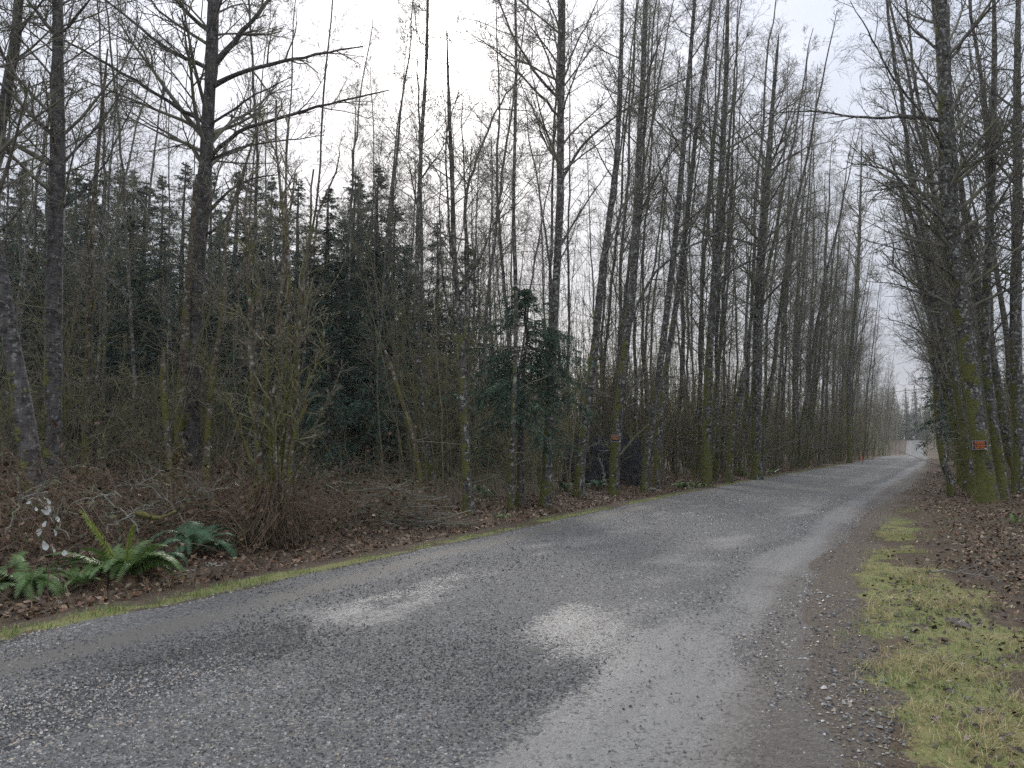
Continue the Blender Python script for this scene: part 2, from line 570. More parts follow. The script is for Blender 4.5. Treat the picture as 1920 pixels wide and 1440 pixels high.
def road_material():
    m, nt, b = material('gravel_road')
    N = NT(nt)
    uvn = N.n('ShaderNodeUVMap')
    sep = N.n('ShaderNodeSeparateXYZ')
    N.l(uvn.outputs[0], sep.inputs[0])
    u, v = sep.outputs['X'], sep.outputs['Y']
    uv = uvn.outputs[0]
    st = N.n('ShaderNodeMapping')
    st.inputs['Scale'].default_value = (1.0, 0.35, 1)
    N.l(uv, st.inputs['Vector'])
    # gravel cells, two sizes
    vo = N.n('ShaderNodeTexVoronoi')
    vo.inputs['Scale'].default_value = 52.0
    N.l(uv, vo.inputs['Vector'])
    vs_ = N.n('ShaderNodeSeparateColor')
    N.l(vo.outputs['Color'], vs_.inputs[0])
    cell = N.ramp(vs_.outputs['Red'], [(0.0, (0.045, 0.043, 0.041)), (0.45, (0.118, 0.113, 0.105)), (0.8, (0.22, 0.21, 0.193)), (1.0, (0.46, 0.44, 0.405))])
    fine = N.noise(uv, 150.0, 3.0, 0.7)
    grav = N.mix(0.35, cell, N.ramp(fine, [(0.3, 0.05), (0.7, 0.22)]))
    big = N.noise(st.outputs[0], 1.7, 4.0, 0.6)
    grav = N.mix(N.ramp(big, [(0.35, 0.0), (0.65, 0.55)]), grav, (0.10, 0.096, 0.09))
    # silt-covered wheel tracks and patches
    wob = N.noise(st.outputs[0], 0.7, 3.0, 0.6)
    uw = N.math('ADD', u, N.math('MULTIPLY', N.math('SUBTRACT', wob, 0.5), 0.5))

    def band(c, w, s):
        d = N.math('ABSOLUTE', N.math('SUBTRACT', uw, c))
        return N.maprange(d, w, w + s, 1.0, 0.0)
    pn = N.noise(st.outputs[0], 1.15, 4.0, 0.65)
    fn = N.noise(uv, 14.0, 4.0, 0.7)
    ma = N.n('ShaderNodeAttribute', attribute_name='tint')
    msep = N.n('ShaderNodeSeparateColor')
    N.l(ma.outputs['Color'], msep.inputs[0])
    mk = N.math('ADD', msep.outputs['Red'], N.math('MULTIPLY', N.math('SUBTRACT', vs_.outputs['Green'], 0.5), 0.7))
    mk = N.math('ADD', mk, N.math('MULTIPLY', N.math('SUBTRACT', fn, 0.5), 1.1))
    mud = N.math('MULTIPLY', N.maprange(mk, 0.38, 0.85), 0.85)
    fn2 = N.noise(uv, 60.0, 4.0, 0.75)
    silt = N.mix(N.ramp(fn2, [(0.3, 0.0), (0.7, 1.0)]), (0.17, 0.162, 0.15), (0.285, 0.274, 0.255))
    stk = N.n('ShaderNodeMapping')
    stk.inputs['Scale'].default_value = (9.0, 0.7, 1)
    N.l(uv, stk.inputs['Vector'])
    sn_ = N.noise(stk.outputs[0], 1.0, 4.0, 0.6)
    silt = N.mix(N.ramp(sn_, [(0.42, 0.0), (0.68, 0.55)]), silt, (0.105, 0.098, 0.088))
    silt = N.mix(N.ramp(N.noise(stk.outputs[0], 0.5, 4.0, 0.65), [(0.5, 0.0), (0.66, 0.5)]), silt, (0.27, 0.26, 0.245))
    mud = N.math('MULTIPLY', mud, N.maprange(N.math('ADD', fn2, N.math('MULTIPLY', mud, 0.5)), 0.45, 0.75))
    col = N.mix(mud, grav, silt)
    # smooth dark muddy track along the far side
    t4 = N.math('MULTIPLY', band(-5.85, 0.12, 0.22), N.maprange(pn, 0.25, 0.5))
    t4 = N.math('MULTIPLY', t4, N.maprange(v, 30.0, 12.0, 0.0, 1.0))
    col = N.mix(N.math('MULTIPLY', t4, 0.9), col, (0.115, 0.105, 0.09))
    # brown dirt shoulder on the near side
    sh = N.maprange(N.math('ADD', u, N.math('MULTIPLY', N.math('SUBTRACT', pn, 0.5), 0.9)), -1.45, -0.98)
    dirt = N.mix(N.ramp(fn, [(0.3, 0.0), (0.7, 1.0)]), (0.075, 0.058, 0.043), (0.175, 0.142, 0.108))
    dirt = N.mix(0.3, dirt, grav)
    col = N.mix(N.math('MULTIPLY', sh, 0.9), col, dirt)
    # tyre tread prints in the soft track
    wv = N.n('ShaderNodeTexWave')
    wv.wave_type, wv.bands_direction = 'BANDS', 'Y'
    wv.inputs['Scale'].default_value = 9.0
    wv.inputs['Distortion'].default_value = 2.5
    wv.inputs['Detail'].default_value = 2.0
    N.l(uv, wv.inputs['Vector'])
    d_tr = N.math('ABSOLUTE', N.math('SUBTRACT', N.math('ADD', u, N.math('MULTIPLY', N.math('SUBTRACT', wob, 0.5), 0.15)), -1.15))
    tread = N.math('MULTIPLY', N.maprange(d_tr, 0.07, 0.15, 1.0, 0.0), N.maprange(pn, 0.48, 0.6))
    tread = N.math('MULTIPLY', tread, N.maprange(v, 16.0, 9.0, 0.0, 1.0))
    lug = N.math('MULTIPLY', tread, wv.outputs['Fac'])
    N.l(col, b.inputs['Base Color'])
    smoothness = N.math('MAXIMUM', mud, t4)
    wet = N.maprange(N.noise(st.outputs[0], 0.9, 3.0), 0.42, 0.62)
    rgh = N.math('SUBTRACT', 0.72, N.math('MULTIPLY', mud, N.math('ADD', 0.10, N.math('MULTIPLY', wet, 0.13))))
    N.l(rgh, b.inputs['Roughness'])
    b.inputs['Specular IOR Level'].default_value = 0.4
    cellh = N.math('SUBTRACT', 1.0, vo.outputs['Distance'])
    gh = N.math('MULTIPLY', N.math('ADD', N.math('MULTIPLY', cellh, 0.8), N.math('MULTIPLY', fine, 0.5)), N.math('SUBTRACT', 1.0, N.math('MULTIPLY', smoothness, 0.85)))
    gh = N.math('SUBTRACT', gh, N.math('MULTIPLY', lug, 0.55))
    N.bump(gh, 0.9, 0.016, b)
    return m


M_GROUND = ground_material()
M_ROAD = road_material()

# ------------------------------------------------------------------ ground and road
def axis(points):
    out = []
    for (a, b, s) in points:
        out.append(np.arange(a, b, s))
    return np.concatenate(out)


gx = axis([(-420, -60, 24), (-60, -24, 3), (-24, -14, 0.8), (-14, -6, 0.16), (-6, -1.4, 0.5), (-1.4, 5, 0.14), (5, 14, 0.8), (14, 60, 5), (60, 421, 30)])
gy = axis([(-60, 0, 6), (0, 2, 0.4), (2, 26, 0.16), (26, 60, 0.6), (60, 300, 1.5), (300, 901, 60)])
GX, GY = np.meshgrid(gx, gy)
GZ = gz(GX, GY)
# the sheet dips just under the road
inside = smooth((GX - left_edge(GY) - 0.15) / 0.3) * smooth((right_edge(GY) - np.interp(GY, [0, 16, 30], [0.5, 0.5, 0.2]) - GX) / 0.25)
GZ = GZ - (0.05 + 0.25 * smooth((GY - 55) / 20)) * inside
nx, ny = len(gx), len(gy)
ii = np.arange(nx * ny).reshape(ny, nx)
Q = np.stack([ii[:-1, :-1], ii[:-1, 1:], ii[1:, 1:], ii[1:, :-1]], -1).reshape(-1, 4)


def verge_grass(X, Y):
    """how much grass / moss grows at a ground point (0..1)"""
    n = fbm(X, Y, 1.3, 21, 3) * 0.6 + fbm(X, Y, 5.0, 25, 3) * 0.4
    r = right_edge(Y)
    w_out_ = np.interp(Y, [0, 4, 8, 12, 16, 24, 40], [2.6, 2.2, 1.5, 1.0, 0.7, 0.3, 0.25])
    right = smooth((X - r - 0.0 + (n - 0.5) * 1.1) / 0.35) * smooth((r + w_out_ + (n - 0.5) * 1.6 - X) / 0.5)
    right = right * smooth((24 - Y) / 8) * (0.06 + 0.94 * smooth((n - 0.41) / 0.10))
    l = left_edge(Y)
    wl_ = 0.34 + 0.25 * (fbm(Y, Y * 0 + 3, 0.6, 5) - 0.5)
    left = smooth((l + 0.10 - X + (n - 0.5) * 0.3) / 0.15) * smooth((X - (l - wl_) + (n - 0.5) * 0.4) / 0.2) * smooth((70 - Y) / 20)
    return np.clip(np.maximum(right, left * (0.08 + 0.92 * smooth((n - 0.40) / 0.12))), 0, 1)


def shoulder(X, Y):
    r = right_edge(Y)
    l = left_edge(Y)
    n = fbm(X, Y, 1.0, 33, 3)
    return np.clip(smooth((r + 0.35 + (n - 0.5) * 0.9 - X) / 0.4) * smooth((X - l + 0.1) / 0.2), 0, 1)


gmb = MB()
gcol = np.stack([verge_grass(GX, GY), shoulder(GX, GY), GX * 0], -1).reshape(-1, 3)
gmb.add(np.stack([GX, GY, GZ], -1).reshape(-1, 3), Q, C=gcol)
ground = link('ground', gmb.mesh('ground', M_GROUND, True, True))
tag(ground, 'brown leaf-strewn forest floor on both sides of the road', kind='structure')

ry = axis([(-40, 0, 2), (0, 26, 0.1), (26, 60, 0.4), (60, 420, 1.5)])
NU = 41
tt = np.linspace(0, 1, NU)
le = left_edge(ry) + (fbm(ry, ry * 0, 1.1, 41, 4) - 0.5) * 0.3
re = right_edge(ry) + 0.12 + (fbm(ry, ry * 0 + 9, 0.9, 43, 4) - 0.5) * 0.6 * np.interp(ry, [0, 20, 60], [1, 1, 0.6])
re = re - np.interp(ry, [0, 16, 30], [0.45, 0.45, 0.1])
RX = le[:, None] * (1 - tt) + re[:, None] * tt
RYg = np.repeat(ry[:, None], NU, 1)
edge = np.minimum(tt, 1 - tt)[None, :] * (re - le)[:, None]
RZ = gz(RX, RYg) + 0.006 + 0.035 * smooth(edge / 1.5) - 0.012 * smooth(1 - edge / 0.12)
rutc = (left_edge(RYg) + right_edge(RYg)) / 2 + 3.55
RU = RX - rutc
for c in (-1.5, -4.75):
    RZ = RZ - 0.018 * np.exp(-((RU - c) / 0.28) ** 2) * (0.5 + fbm(RYg, RYg * 0, 0.5, 71))
jj = np.arange(NU * len(ry)).reshape(len(ry), NU)
RQ = np.stack([jj[:-1, :-1], jj[:-1, 1:], jj[1:, 1:], jj[1:, :-1]], -1).reshape(-1, 4)
rmb = MB().add(np.stack([RX, RYg, RZ], -1).reshape(-1, 3), RQ)
rme = rmb.mesh('road', M_ROAD)
uvl = rme.uv_layers.new(name='UVMap')
ruv = np.stack([RU, RYg], -1).reshape(-1, 2)
li = np.zeros(len(rme.loops), np.int32)
rme.loops.foreach_get('vertex_index', li)
uvl.data.foreach_set('uv', ruv[li].astype(np.float32).ravel())
road = link('road', rme)
tag(road, 'wet grey gravel track running away between two rows of trees', kind='structure')


def mud_mask(X, Y):
    u = X - ((left_edge(Y) + right_edge(Y)) / 2 + 3.55)
    uw = u + (fbm(X, Y * 0.3, 0.6, 61) - 0.5) * 0.5
    fb = fbm(u, Y * 0.38, 0.85, 63, 4) * 0.62 + fbm(u, Y * 0.5, 3.2, 67, 3) * 0.38

    def bandn(c, w, sft):
        return smooth(1 - (np.abs(uw - c) - w) / sft)
    t1 = np.maximum(bandn(-1.4, 0.12, 0.45), bandn(-1.42, 0.42, 0.35) * smooth((9.5 - Y) / 4))
    t2 = bandn(-2.6, 0.35, 0.5) * smooth((Y - 4.2) / 2.2) * 0.72
    t3 = bandn(-4.7, 0.2, 0.6) * smooth((Y - 3.0) / 3) * 0.55
    tr = np.maximum(np.maximum(t1, t2), t3)
    return np.clip(smooth((tr * 0.55 + fb * 1.2 - 0.66) / 0.62), 0, 1)


mat_ = rme.attributes.new('tint', 'FLOAT_COLOR', 'POINT')
mm = mud_mask(RX, RYg).reshape(-1)
mat_.data.foreach_set('color', np.stack([mm, mm, mm, mm * 0 + 1], -1).astype(np.float32).ravel())


def road_z(X, Y):
    l, r = left_edge(Y), right_edge(Y) + 0.12 - np.interp(Y, [0, 16, 30], [0.45, 0.45, 0.1])
    e = np.minimum(X - l, r - X)
    z = gz(X, Y) + 0.006 + 0.035 * smooth(e / 1.5)
    return z


# ------------------------------------------------------------------ growing trees
def perp_random(rng, T):
    r = rng.normal(size=T.shape)
    r = r - (r * T).sum(-1, keepdims=True) * T
    return norm(r)


def grow(rng, start, dirn, length, k, bend, wob):
    n = len(start)
    P = np.zeros((n, k, 3))
    P[:, 0] = start
    d = norm(dirn)
    step = (np.asarray(length) / (k - 1))[:, None]
    for i in range(1, k):
        P[:, i] = P[:, i - 1] + d * step
        d = norm(d + np.array([0, 0, 1.0]) * np.asarray(bend).reshape(-1, 1) + rng.normal(size=(n, 3)) * wob)
    return P


def along(P, idx, t):
    k = P.shape[1]
    f = t * (k - 1)
    i = np.clip(np.floor(f).astype(int), 0, k - 2)
    fr = (f - i)[:, None]
    a, b = P[idx, i], P[idx, i + 1]
    return a * (1 - fr) + b * fr, norm(b - a)


def sub(rng, P, L, Rr, per, t0, t1, ang, lfrac, k, bend, wob, rfrac, rmin):
    """side shoots on a batch of branches"""
    n = len(P)
    idx = np.repeat(np.arange(n), per)
    t = rng.uniform(t0, t1, len(idx))
    p, T = along(P, idx, t)
    side = perp_random(rng, T)
    a = np.radians(rng.uniform(*ang, len(idx)))[:, None]
    d = T * np.cos(a) + side * np.sin(a)
    ln = L[idx] * rng.uniform(*lfrac, len(idx)) * (1.15 - 0.6 * t)
    S = grow(rng, p, d, ln, k, np.full(len(idx), bend), wob)
    r0 = np.maximum(Rr[idx, 0] * rfrac * (1.1 - 0.6 * t), rmin)
    RR = r0[:, None] * np.linspace(1, 0.45, k)[None, :]
    return S, ln, RR


def resample(pts, k):
    pts = np.asarray(pts, float)
    d = np.concatenate([[0], np.cumsum(np.linalg.norm(np.diff(pts, axis=0), axis=1))])
    # Catmull-like smoothing: cubic via dense linear then box filter
    s = np.linspace(0, d[-1], k)
    out = np.stack([np.interp(s, d, pts[:, i]) for i in range(3)], 1)
    for _ in range(2):
        out[1:-1] = out[1:-1] * 0.5 + (out[:-2] + out[2:]) * 0.25
    return out


def trunk_mesh(rng, P, Rr, sides, flare=0.5):
    """knobbly tapering trunk with a flared foot"""
    k = len(P)
    V, Qd = tube(P[None], Rr[None], sides)
    V = V.reshape(k, sides, 3)
    rel = V - P[:, None, :]
    h = np.concatenate([[0], np.cumsum(np.linalg.norm(np.diff(P, axis=0), axis=1))])
    jit = 1 + rng.normal(size=(k, sides)) * 0.055 + (rng.normal(size=(k, 1)) * 0.045)
    fl = 1 + flare * np.exp(-h / 0.22)[:, None] * (1 + 0.5 * np.sin(np.arange(sides) * 2 * math.pi / sides * 3 + rng.uniform(0, 6)))[None, :]
    V = P[:, None, :] + rel * (jit * fl)[:, :, None]
    return V.reshape(-1, 3), Qd


def crown_parts(rng, TP, TR, n1, cb, lmax, elev, k1=6, per2=6, per3=5, bend1=0.06, twig_r=0.0046, az=None, catkin=True, top=True, lmin=0.35, wob=0.10):
    """branches of three orders on a trunk polyline"""
    H = np.linalg.norm(np.diff(TP, axis=0), axis=1).sum()
    t = np.sort(rng.uniform(cb, 0.985, n1))
    p, T = along(TP[None], np.zeros(n1, int), t)
    a = np.arange(n1) * 2.39996 + rng.normal(size=n1) * 0.6
    if az is not None:
        pick = rng.uniform(size=n1) < az[1]
        a = np.where(pick, az[0] + rng.normal(size=n1) * 0.7, a)
    e = np.radians(rng.uniform(*elev, n1))
    d = np.stack([np.cos(a) * np.cos(e), np.sin(a) * np.cos(e), np.sin(e)], -1)
    tp = (t - cb) / (1 - cb)
    prof = np.minimum(1.0, 0.55 + tp * 1.6) * (1 - tp) ** 0.6 + 0.16
    ln = lmax * np.maximum(prof, lmin * 0.5) * rng.uniform(0.55, 1.15, n1)
    trr = np.interp(t, np.linspace(0, 1, len(TR)), TR)
    r0 = np.clip(trr * rng.uniform(0.22, 0.40, n1), 0.008, 0.05) * np.clip(ln / 2.5, 0.5, 1.3)
    B = grow(rng, p, d, ln, k1, rng.normal(size=n1) * 0.05 + bend1, wob)
    BR = r0[:, None] * np.linspace(1, 0.22, k1)[None, :]
    S2, L2, R2 = sub(rng, B, ln, BR, per2, 0.2, 0.97, (28, 60), (0.25, 0.55), 3, 0.05, 0.14, 0.5, 0.0065)
    S3, L3, R3 = sub(rng, S2, L2, R2, per3, 0.15, 1.0, (25, 65), (0.3, 0.75), 2, 0.03, 0.16, 0.6, twig_r)
    S4 = None
    if catkin:
        tips = S3[:, -1]
        sel = rng.uniform(size=len(tips)) < 0.75
        c0 = tips[sel] + rng.normal(size=(sel.sum(), 3)) * 0.03
        ax = norm(rng.normal(size=c0.shape) * np.array([1, 1, 0.1])) * 0.011
        dn = np.array([0, 0, -0.05]) + rng.normal(size=c0.shape) * 0.012
        S4 = np.stack([c0, c0 + dn * 0.5 + ax, c0 + dn, c0 + dn * 0.5 - ax], 1)
    return (B, BR), (S2, R2), (S3, R3), S4


def alder_meshes(name, seed, H, r0, lean, cb, n1, lmax, elev, per2=6, per3=5, az=None, catkin=True, low_dead=8, matt=None, sides=8, fork=False, twig_r=0.0046):
    rng = np.random.default_rng(seed)
    k = 30
    z = np.linspace(0, 1, k) ** 1.1
    bx = lean[0] * z ** 1.5 + np.cumsum(rng.normal(size=k)) * 0.04 * (z > 0.05)
    by = lean[1] * z ** 1.5 + np.cumsum(rng.normal(size=k)) * 0.04 * (z > 0.05)
    TP = np.stack([bx, by, z * H - 0.15], 1)
    TR = r0 * (1 - z) ** 0.75 * 0.95 + 0.012
    mb = MB()
    V, Qd = trunk_mesh(rng, TP, TR, sides)
    mb.add(V, Qd)
    trunk = mb.mesh(name + '_trunk', matt or M_ALDER)
    (B, BR), (S2, R2), (S3, R3), S4 = crown_parts(rng, TP, TR, n1, cb, lmax, elev, per2=per2, per3=per3, az=az, catkin=catkin, twig_r=twig_r)
    mb = MB()
    mb.tubes(B, BR, 5).tubes(S2, R2, 3).tubes(S3, R3, 3)
    if S4 is not None:
        mb.add(S4.reshape(-1, 3), np.arange(len(S4) * 4).reshape(-1, 4))
    if low_dead:
        t = rng.uniform(0.06, cb + 0.05, low_dead)
        p, _ = along(TP[None], np.zeros(low_dead, int), t)
        a = rng.uniform(0, 6.28, low_dead)
        d = np.stack([np.cos(a), np.sin(a), rng.uniform(-0.2, 0.5, low_dead)], -1)
        ln = rng.uniform(0.5, 2.2, low_dead)
        D = grow(rng, p, d, ln, 5, np.full(low_dead, 0.02), 0.16)
        DR = np.full(low_dead, 0.011)[:, None] * np.linspace(1, 0.35, 5)
        E, LE, ER = sub(rng, D, ln, DR, 4, 0.3, 1, (30, 70), (0.2, 0.5), 3, 0.0, 0.15, 0.6, 0.004)
        mb.tubes(D, DR, 4).tubes(E, ER, 3)
    crown = mb.mesh(name + '_crown', M_TWIG)
    return trunk, crown


def place_tree(name, trunk, crown, loc, rotz, tilt, scale, label, cat, group):
    e = link(name, None, loc=loc)
    e.empty_display_size = 0.2
    e.rotation_euler = (Matrix.Rotation(tilt[1], 3, 'Y') @ Matrix.Rotation(tilt[0], 3, 'X') @ Matrix.Rotation(rotz, 3, 'Z')).to_euler()
    e.scale = scale
    tag(e, label, cat, group)
    link('trunk', trunk, e)
    tag(link('crown', crown, e), kind='stuff')
    return e


edge_protos, deep_protos = [], []
for i in range(7):
    rg = np.random.default_rng(100 + i)
    edge_protos.append(alder_meshes('edge_alder', 200 + i, rg.uniform(20, 24), rg.uniform(0.05, 0.11), (rg.uniform(0.3, 3.0), rg.normal() * 0.5), rg.uniform(0.16, 0.32), 38, rg.uniform(2.6, 3.7), (36, 68), 7, 5, az=(0.0, 0.35), low_dead=16))
for i in range(6):
    rg = np.random.default_rng(140 + i)
    deep_protos.append(alder_meshes('deep_alder', 240 + i, rg.uniform(17, 22), rg.uniform(0.05, 0.085), (rg.normal() * 0.9, rg.normal() * 0.9), rg.uniform(0.28, 0.45), 44, rg.uniform(2.2, 3.0), (35, 68), 7, 5, low_dead=12))

# ------------------------------------------------------------------ trees measured one by one
HERO_SPOTS = []


def hero(name, label, pts, depth, widths, limbs=(), auto=26, cb=0.4, lmax=3.0, elev=(25, 58), mat=None, cat='tree', group=None, seed=1, per2=8, per3=6, catkin=True, dead=6, sides=10, bend1=0.06, tufts=0, limb_sub=9, twig_r=0.0046):
    rng = np.random.default_rng(seed)
    P3 = [at(x, y, depth) for x, y in pts]
    base = P3[0].copy()
    g = float(gz(base[0], base[1]))
    P3[0][2] = min(g, P3[1][2] - 0.3)
    base = P3[0].copy()
    HERO_SPOTS.append((base[0], base[1]))
    off = np.zeros(3)
    arr = np.array(P3) - base
    # a little sway along the line of sight too
    sway = np.cumsum(rng.normal(size=len(arr))) * 0.05
    sway[:2] = 0
    arr = arr + HF[None, :] * sway[:, None]
    k = max(10, int(np.linalg.norm(np.diff(arr, axis=0), axis=1).sum() / 0.42))
    TP = resample(arr, k)
    TP[0, 2] = -0.15
    wd = np.interp(np.linspace(0, 1, k), np.linspace(0, 1, len(widths)), widths)
    TR = wd * 0.5 * depth / F0
    TR[-1] = min(TR[-1], 0.02)
    e = link(name, None, loc=base)
    e.empty_display_size = 0.2
    tag(e, label, cat, group)
    V, Qd = trunk_mesh(rng, TP, TR, sides, 0.35)
    link('trunk', MB().add(V, Qd).mesh(name + '_trunk', mat or M_ALDER), e)
    if tufts:
        nt = tufts
        t_ = rng.uniform(size=nt) ** 1.6 * 0.5
        p_, T_ = along(TP[None], np.zeros(nt, int), t_)
        side_ = norm(-CR * 0.9 + HF * rng.normal(size=(nt, 1)) * 0.9 + CR * rng.normal(size=(nt, 1)) * 0.75)
        hh_ = p_[:, 2]
        keep = fbm(hh_ * 1.0 + side_[:, 0] * 0.6, side_[:, 1] * 0.8, 2.2, seed) > 0.40 + 0.09 * hh_
        p_, side_, t_ = p_[keep], side_[keep], t_[keep]
        nk = len(p_)
        rr_ = np.interp(t_, np.linspace(0, 1, k), TR)
        q0 = p_ + side_ * (rr_ * 0.97)[:, None]
        ln_ = rng.uniform(0.015, 0.05, nk)[:, None]
        dv = norm(side_ + rng.normal(size=(nk, 3)) * 0.6 + np.array([0, 0, -0.3]))
        wv_ = norm(np.cross(dv, rng.normal(size=(nk, 3)))) * ln_ * 0.35
        VV = np.stack([q0 - wv_ * 0.6, q0 + dv * ln_ * 0.6 - wv_, q0 + dv * ln_, q0 + dv * ln_ * 0.6 + wv_], 1).reshape(-1, 3)
        mc = np.array([(0.12, 0.13, 0.025), (0.18, 0.185, 0.035), (0.08, 0.085, 0.02)])[rng.integers(3, size=nk)]
        tag(link('moss', MB().add(VV, np.arange(nk * 4).reshape(-1, 4), C=np.repeat(mc, 4, 0)).mesh(name + '_moss', M_GRASS, False, True), e), kind='stuff')
    tw = MB()
    for lp in limbs:
        wpx = lp[0] * 0.68
        c = np.array([at(x, y, depth) for x, y in lp[1:]]) - base
        dirn = rng.uniform(-0.5, 0.5)
        tt_ = np.linspace(0, 1, len(c))
        c = c + HF[None, :] * (dirn * tt_ * np.linalg.norm(c[-1] - c[0]))[:, None]
        # root the limb on the trunk
        j = np.argmin(np.linalg.norm(TP - c[0], axis=1))
        c[0] = TP[j]
        kk = max(7, int(np.linalg.norm(np.diff(c, axis=0), axis=1).sum() / 0.25))
        LP = resample(c, kk)
        LP[1:-1] += rng.normal(size=(kk - 2, 3)) * 0.012
        LR = np.linspace(wpx, max(0.22 * wpx, 1.2), kk) * 0.5 * depth / F0
        V, Qd = tube(LP[None], (LR * (1 + rng.normal(size=kk) * 0.05))[None], 7)
        limb_ob = link('limb', MB().add(V, Qd).mesh(name + '_limb', mat or M_ALDER), e)
        L = np.array([np.linalg.norm(np.diff(LP, axis=0), axis=1).sum()])
        S1, L1, R1 = sub(rng, LP[None], L, LR[None], limb_sub, 0.15, 0.98, (25, 65), (0.16, 0.4), 5, 0.05, 0.12, 0.4, 0.006)
        S2, L2, R2 = sub(rng, S1, L1, R1, 5, 0.15, 1, (25, 65), (0.25, 0.55), 3, 0.03, 0.14, 0.5, 0.006)
        S3, L3, R3 = sub(rng, S2, L2, R2, 5, 0.15, 1, (25, 65), (0.3, 0.6), 2, 0.0, 0.15, 0.6, twig_r)
        tag(link('twigs', MB().tubes(S1, R1, 4).tubes(S2, R2, 3).tubes(S3, R3, 3).mesh(name + '_limb_twigs', M_TWIG), limb_ob), kind='stuff')
    if auto:
        (B, BR), (S2, R2), (S3, R3), S4 = crown_parts(rng, TP, TR, auto, cb, lmax, elev, per2=per2, per3=per3, catkin=catkin, bend1=bend1, twig_r=twig_r)
        br = MB().tubes(B, BR, 5)
        tag(link('branches', br.mesh(name + '_branches', M_TWIG if mat is not M_MOSSY else M_MOSSY), e), kind='stuff')
        tw.tubes(S2, R2, 3).tubes(S3, R3, 3)
        if S4 is not None:
            tw.add(S4.reshape(-1, 3), np.arange(len(S4) * 4).reshape(-1, 4))
    if dead:
        t = rng.uniform(0.05, max(cb, 0.3), dead)
        p, _ = along(TP[None], np.zeros(dead, int), t)
        a = rng.uniform(0, 6.28, dead)
        d = np.stack([np.cos(a), np.sin(a), rng.uniform(-0.1, 0.6, dead)], -1)
        ln = rng.uniform(0.3, 1.5, dead)
        D = grow(rng, p, d, ln, 5, np.full(dead, 0.03), 0.16)
        DR = np.full(dead, 0.01)[:, None] * np.linspace(1, 0.35, 5)
        E, LE, ER = sub(rng, D, ln, DR, 5, 0.3, 1, (30, 70), (0.2, 0.5), 3, 0.0, 0.15, 0.6, 0.004)
        tw.tubes(D, DR, 4).tubes(E, ER, 3)
    if tw.n:
        tag(link('twigs', tw.mesh(name + '_twigs', M_TWIG), e), kind='stuff')
    return e


hero('cottonwood_tree', 'mossy leaning trunk at the very edge of the picture beside the brambles',
     [(76, 985), (48, 800), (22, 690), (0, 570), (-25, 430), (-60, 250), (-110, 0), (-150, -250)], 12.5, [39.6, 34.2, 30.6, 28.8, 25.2, 19.8, 14.4], auto=26, cb=0.4, mat=M_COTTON, tufts=2500, seed=11, dead=8)
hero('cottonwood_tree', 'pale trunk crossing the top corner above the leaning mossy trunk',
     [(-95, 1010), (-65, 700), (-35, 400), (0, 190), (18, 60), (32, -100), (45, -350)], 14.0, [27.2, 25.6, 24.0, 22.4, 19.2, 14.4, 11.2], [(10, (14, 80), (45, 55), (90, 10), (130, -40))], auto=26, cb=0.5, mat=M_COTTON, seed=12)
hero('cottonwood_tree', 'straight tall trunk with thick green moss sleeve low down, forking near its top',
     [(97, 1000), (98, 850), (101, 640), (103, 480), (107, 300), (103, 150), (99, 60), (97, -100), (95, -350)], 14.0, [37.0, 31.1, 29.6, 28.1, 26.6, 22.2, 19.2, 14.8, 10.4],
     [(13, (97, 75), (80, 42), (52, 2), (20, -60)), (9, (108, 62), (150, 42), (195, 0), (235, -60)), (8, (106, 330), (160, 240), (200, 170), (245, 40)), (6, (105, 320), (60, 270), (0, 210), (-50, 170)), (7, (104, 400), (170, 330), (215, 200), (262, 60)), (5, (104, 440), (160, 500), (230, 540))],
     auto=34, cb=0.4, mat=M_COTTON, tufts=4000, seed=13, dead=10)
hero('young_tree', 'slim mossy forked tree between the two big trunks beside the brambles',
     [(158, 985), (163, 800), (170, 650), (180, 540), (186, 400), (196, 250), (210, 100)], 17.0, [19.2, 16.0, 12.0, 9.6, 8.0, 6.4, 3.2],
     [(9, (166, 660), (158, 600), (172, 520), (178, 470)), (6, (172, 620), (195, 580), (200, 480), (205, 380))], auto=18, cb=0.35, lmax=2.2, mat=M_MOSSY, seed=14, dead=10)
hero('snag', 'short broken mossy stump pole beside the large forked tree',
     [(316, 990), (318, 860), (312, 760), (308, 690), (312, 652)], 15.5, [14, 13, 11, 10, 9], auto=0, mat=M_MOSSY, seed=15, dead=5, cat='dead tree')
hero('cottonwood_tree', 'largest forked tree with long limbs spreading against the pale sky',
     [(356, 985), (356, 800), (361, 620), (371, 450), (379, 300), (389, 150), (394, 0), (400, -250)], 17.0, [38.9, 31.7, 27.4, 25.9, 24.5, 23.0, 20.2, 13.0],
     [(16, (400, 160), (440, 146), (520, 131), (600, 119), (690, 111)), (14, (391, 285), (430, 263), (467, 252), (560, 228), (640, 212), (740, 196)), (9, (389, 300), (440, 272), (520, 255), (600, 240)),
      (9, (388, 237), (430, 220), (480, 195), (560, 165)), (13, (384, 140), (325, 100), (277, 68), (235, 30), (197, 5), (150, -40)), (11, (382, 240), (330, 205), (283, 180), (220, 150), (160, 122), (80, 90)),
      (10, (379, 295), (335, 255), (300, 230), (217, 183), (140, 120)), (20, (397, 125), (430, 80), (467, 37), (500, -10), (540, -80)), (14, (393, 60), (360, 40), (330, 0), (300, -60)),
      (12, (378, 390), (405, 380), (425, 345), (470, 318), (510, 316)), (10, (372, 455), (400, 440), (440, 380), (455, 310))],
     auto=34, cb=0.42, mat=M_COTTON, tufts=2000, seed=16, dead=10)
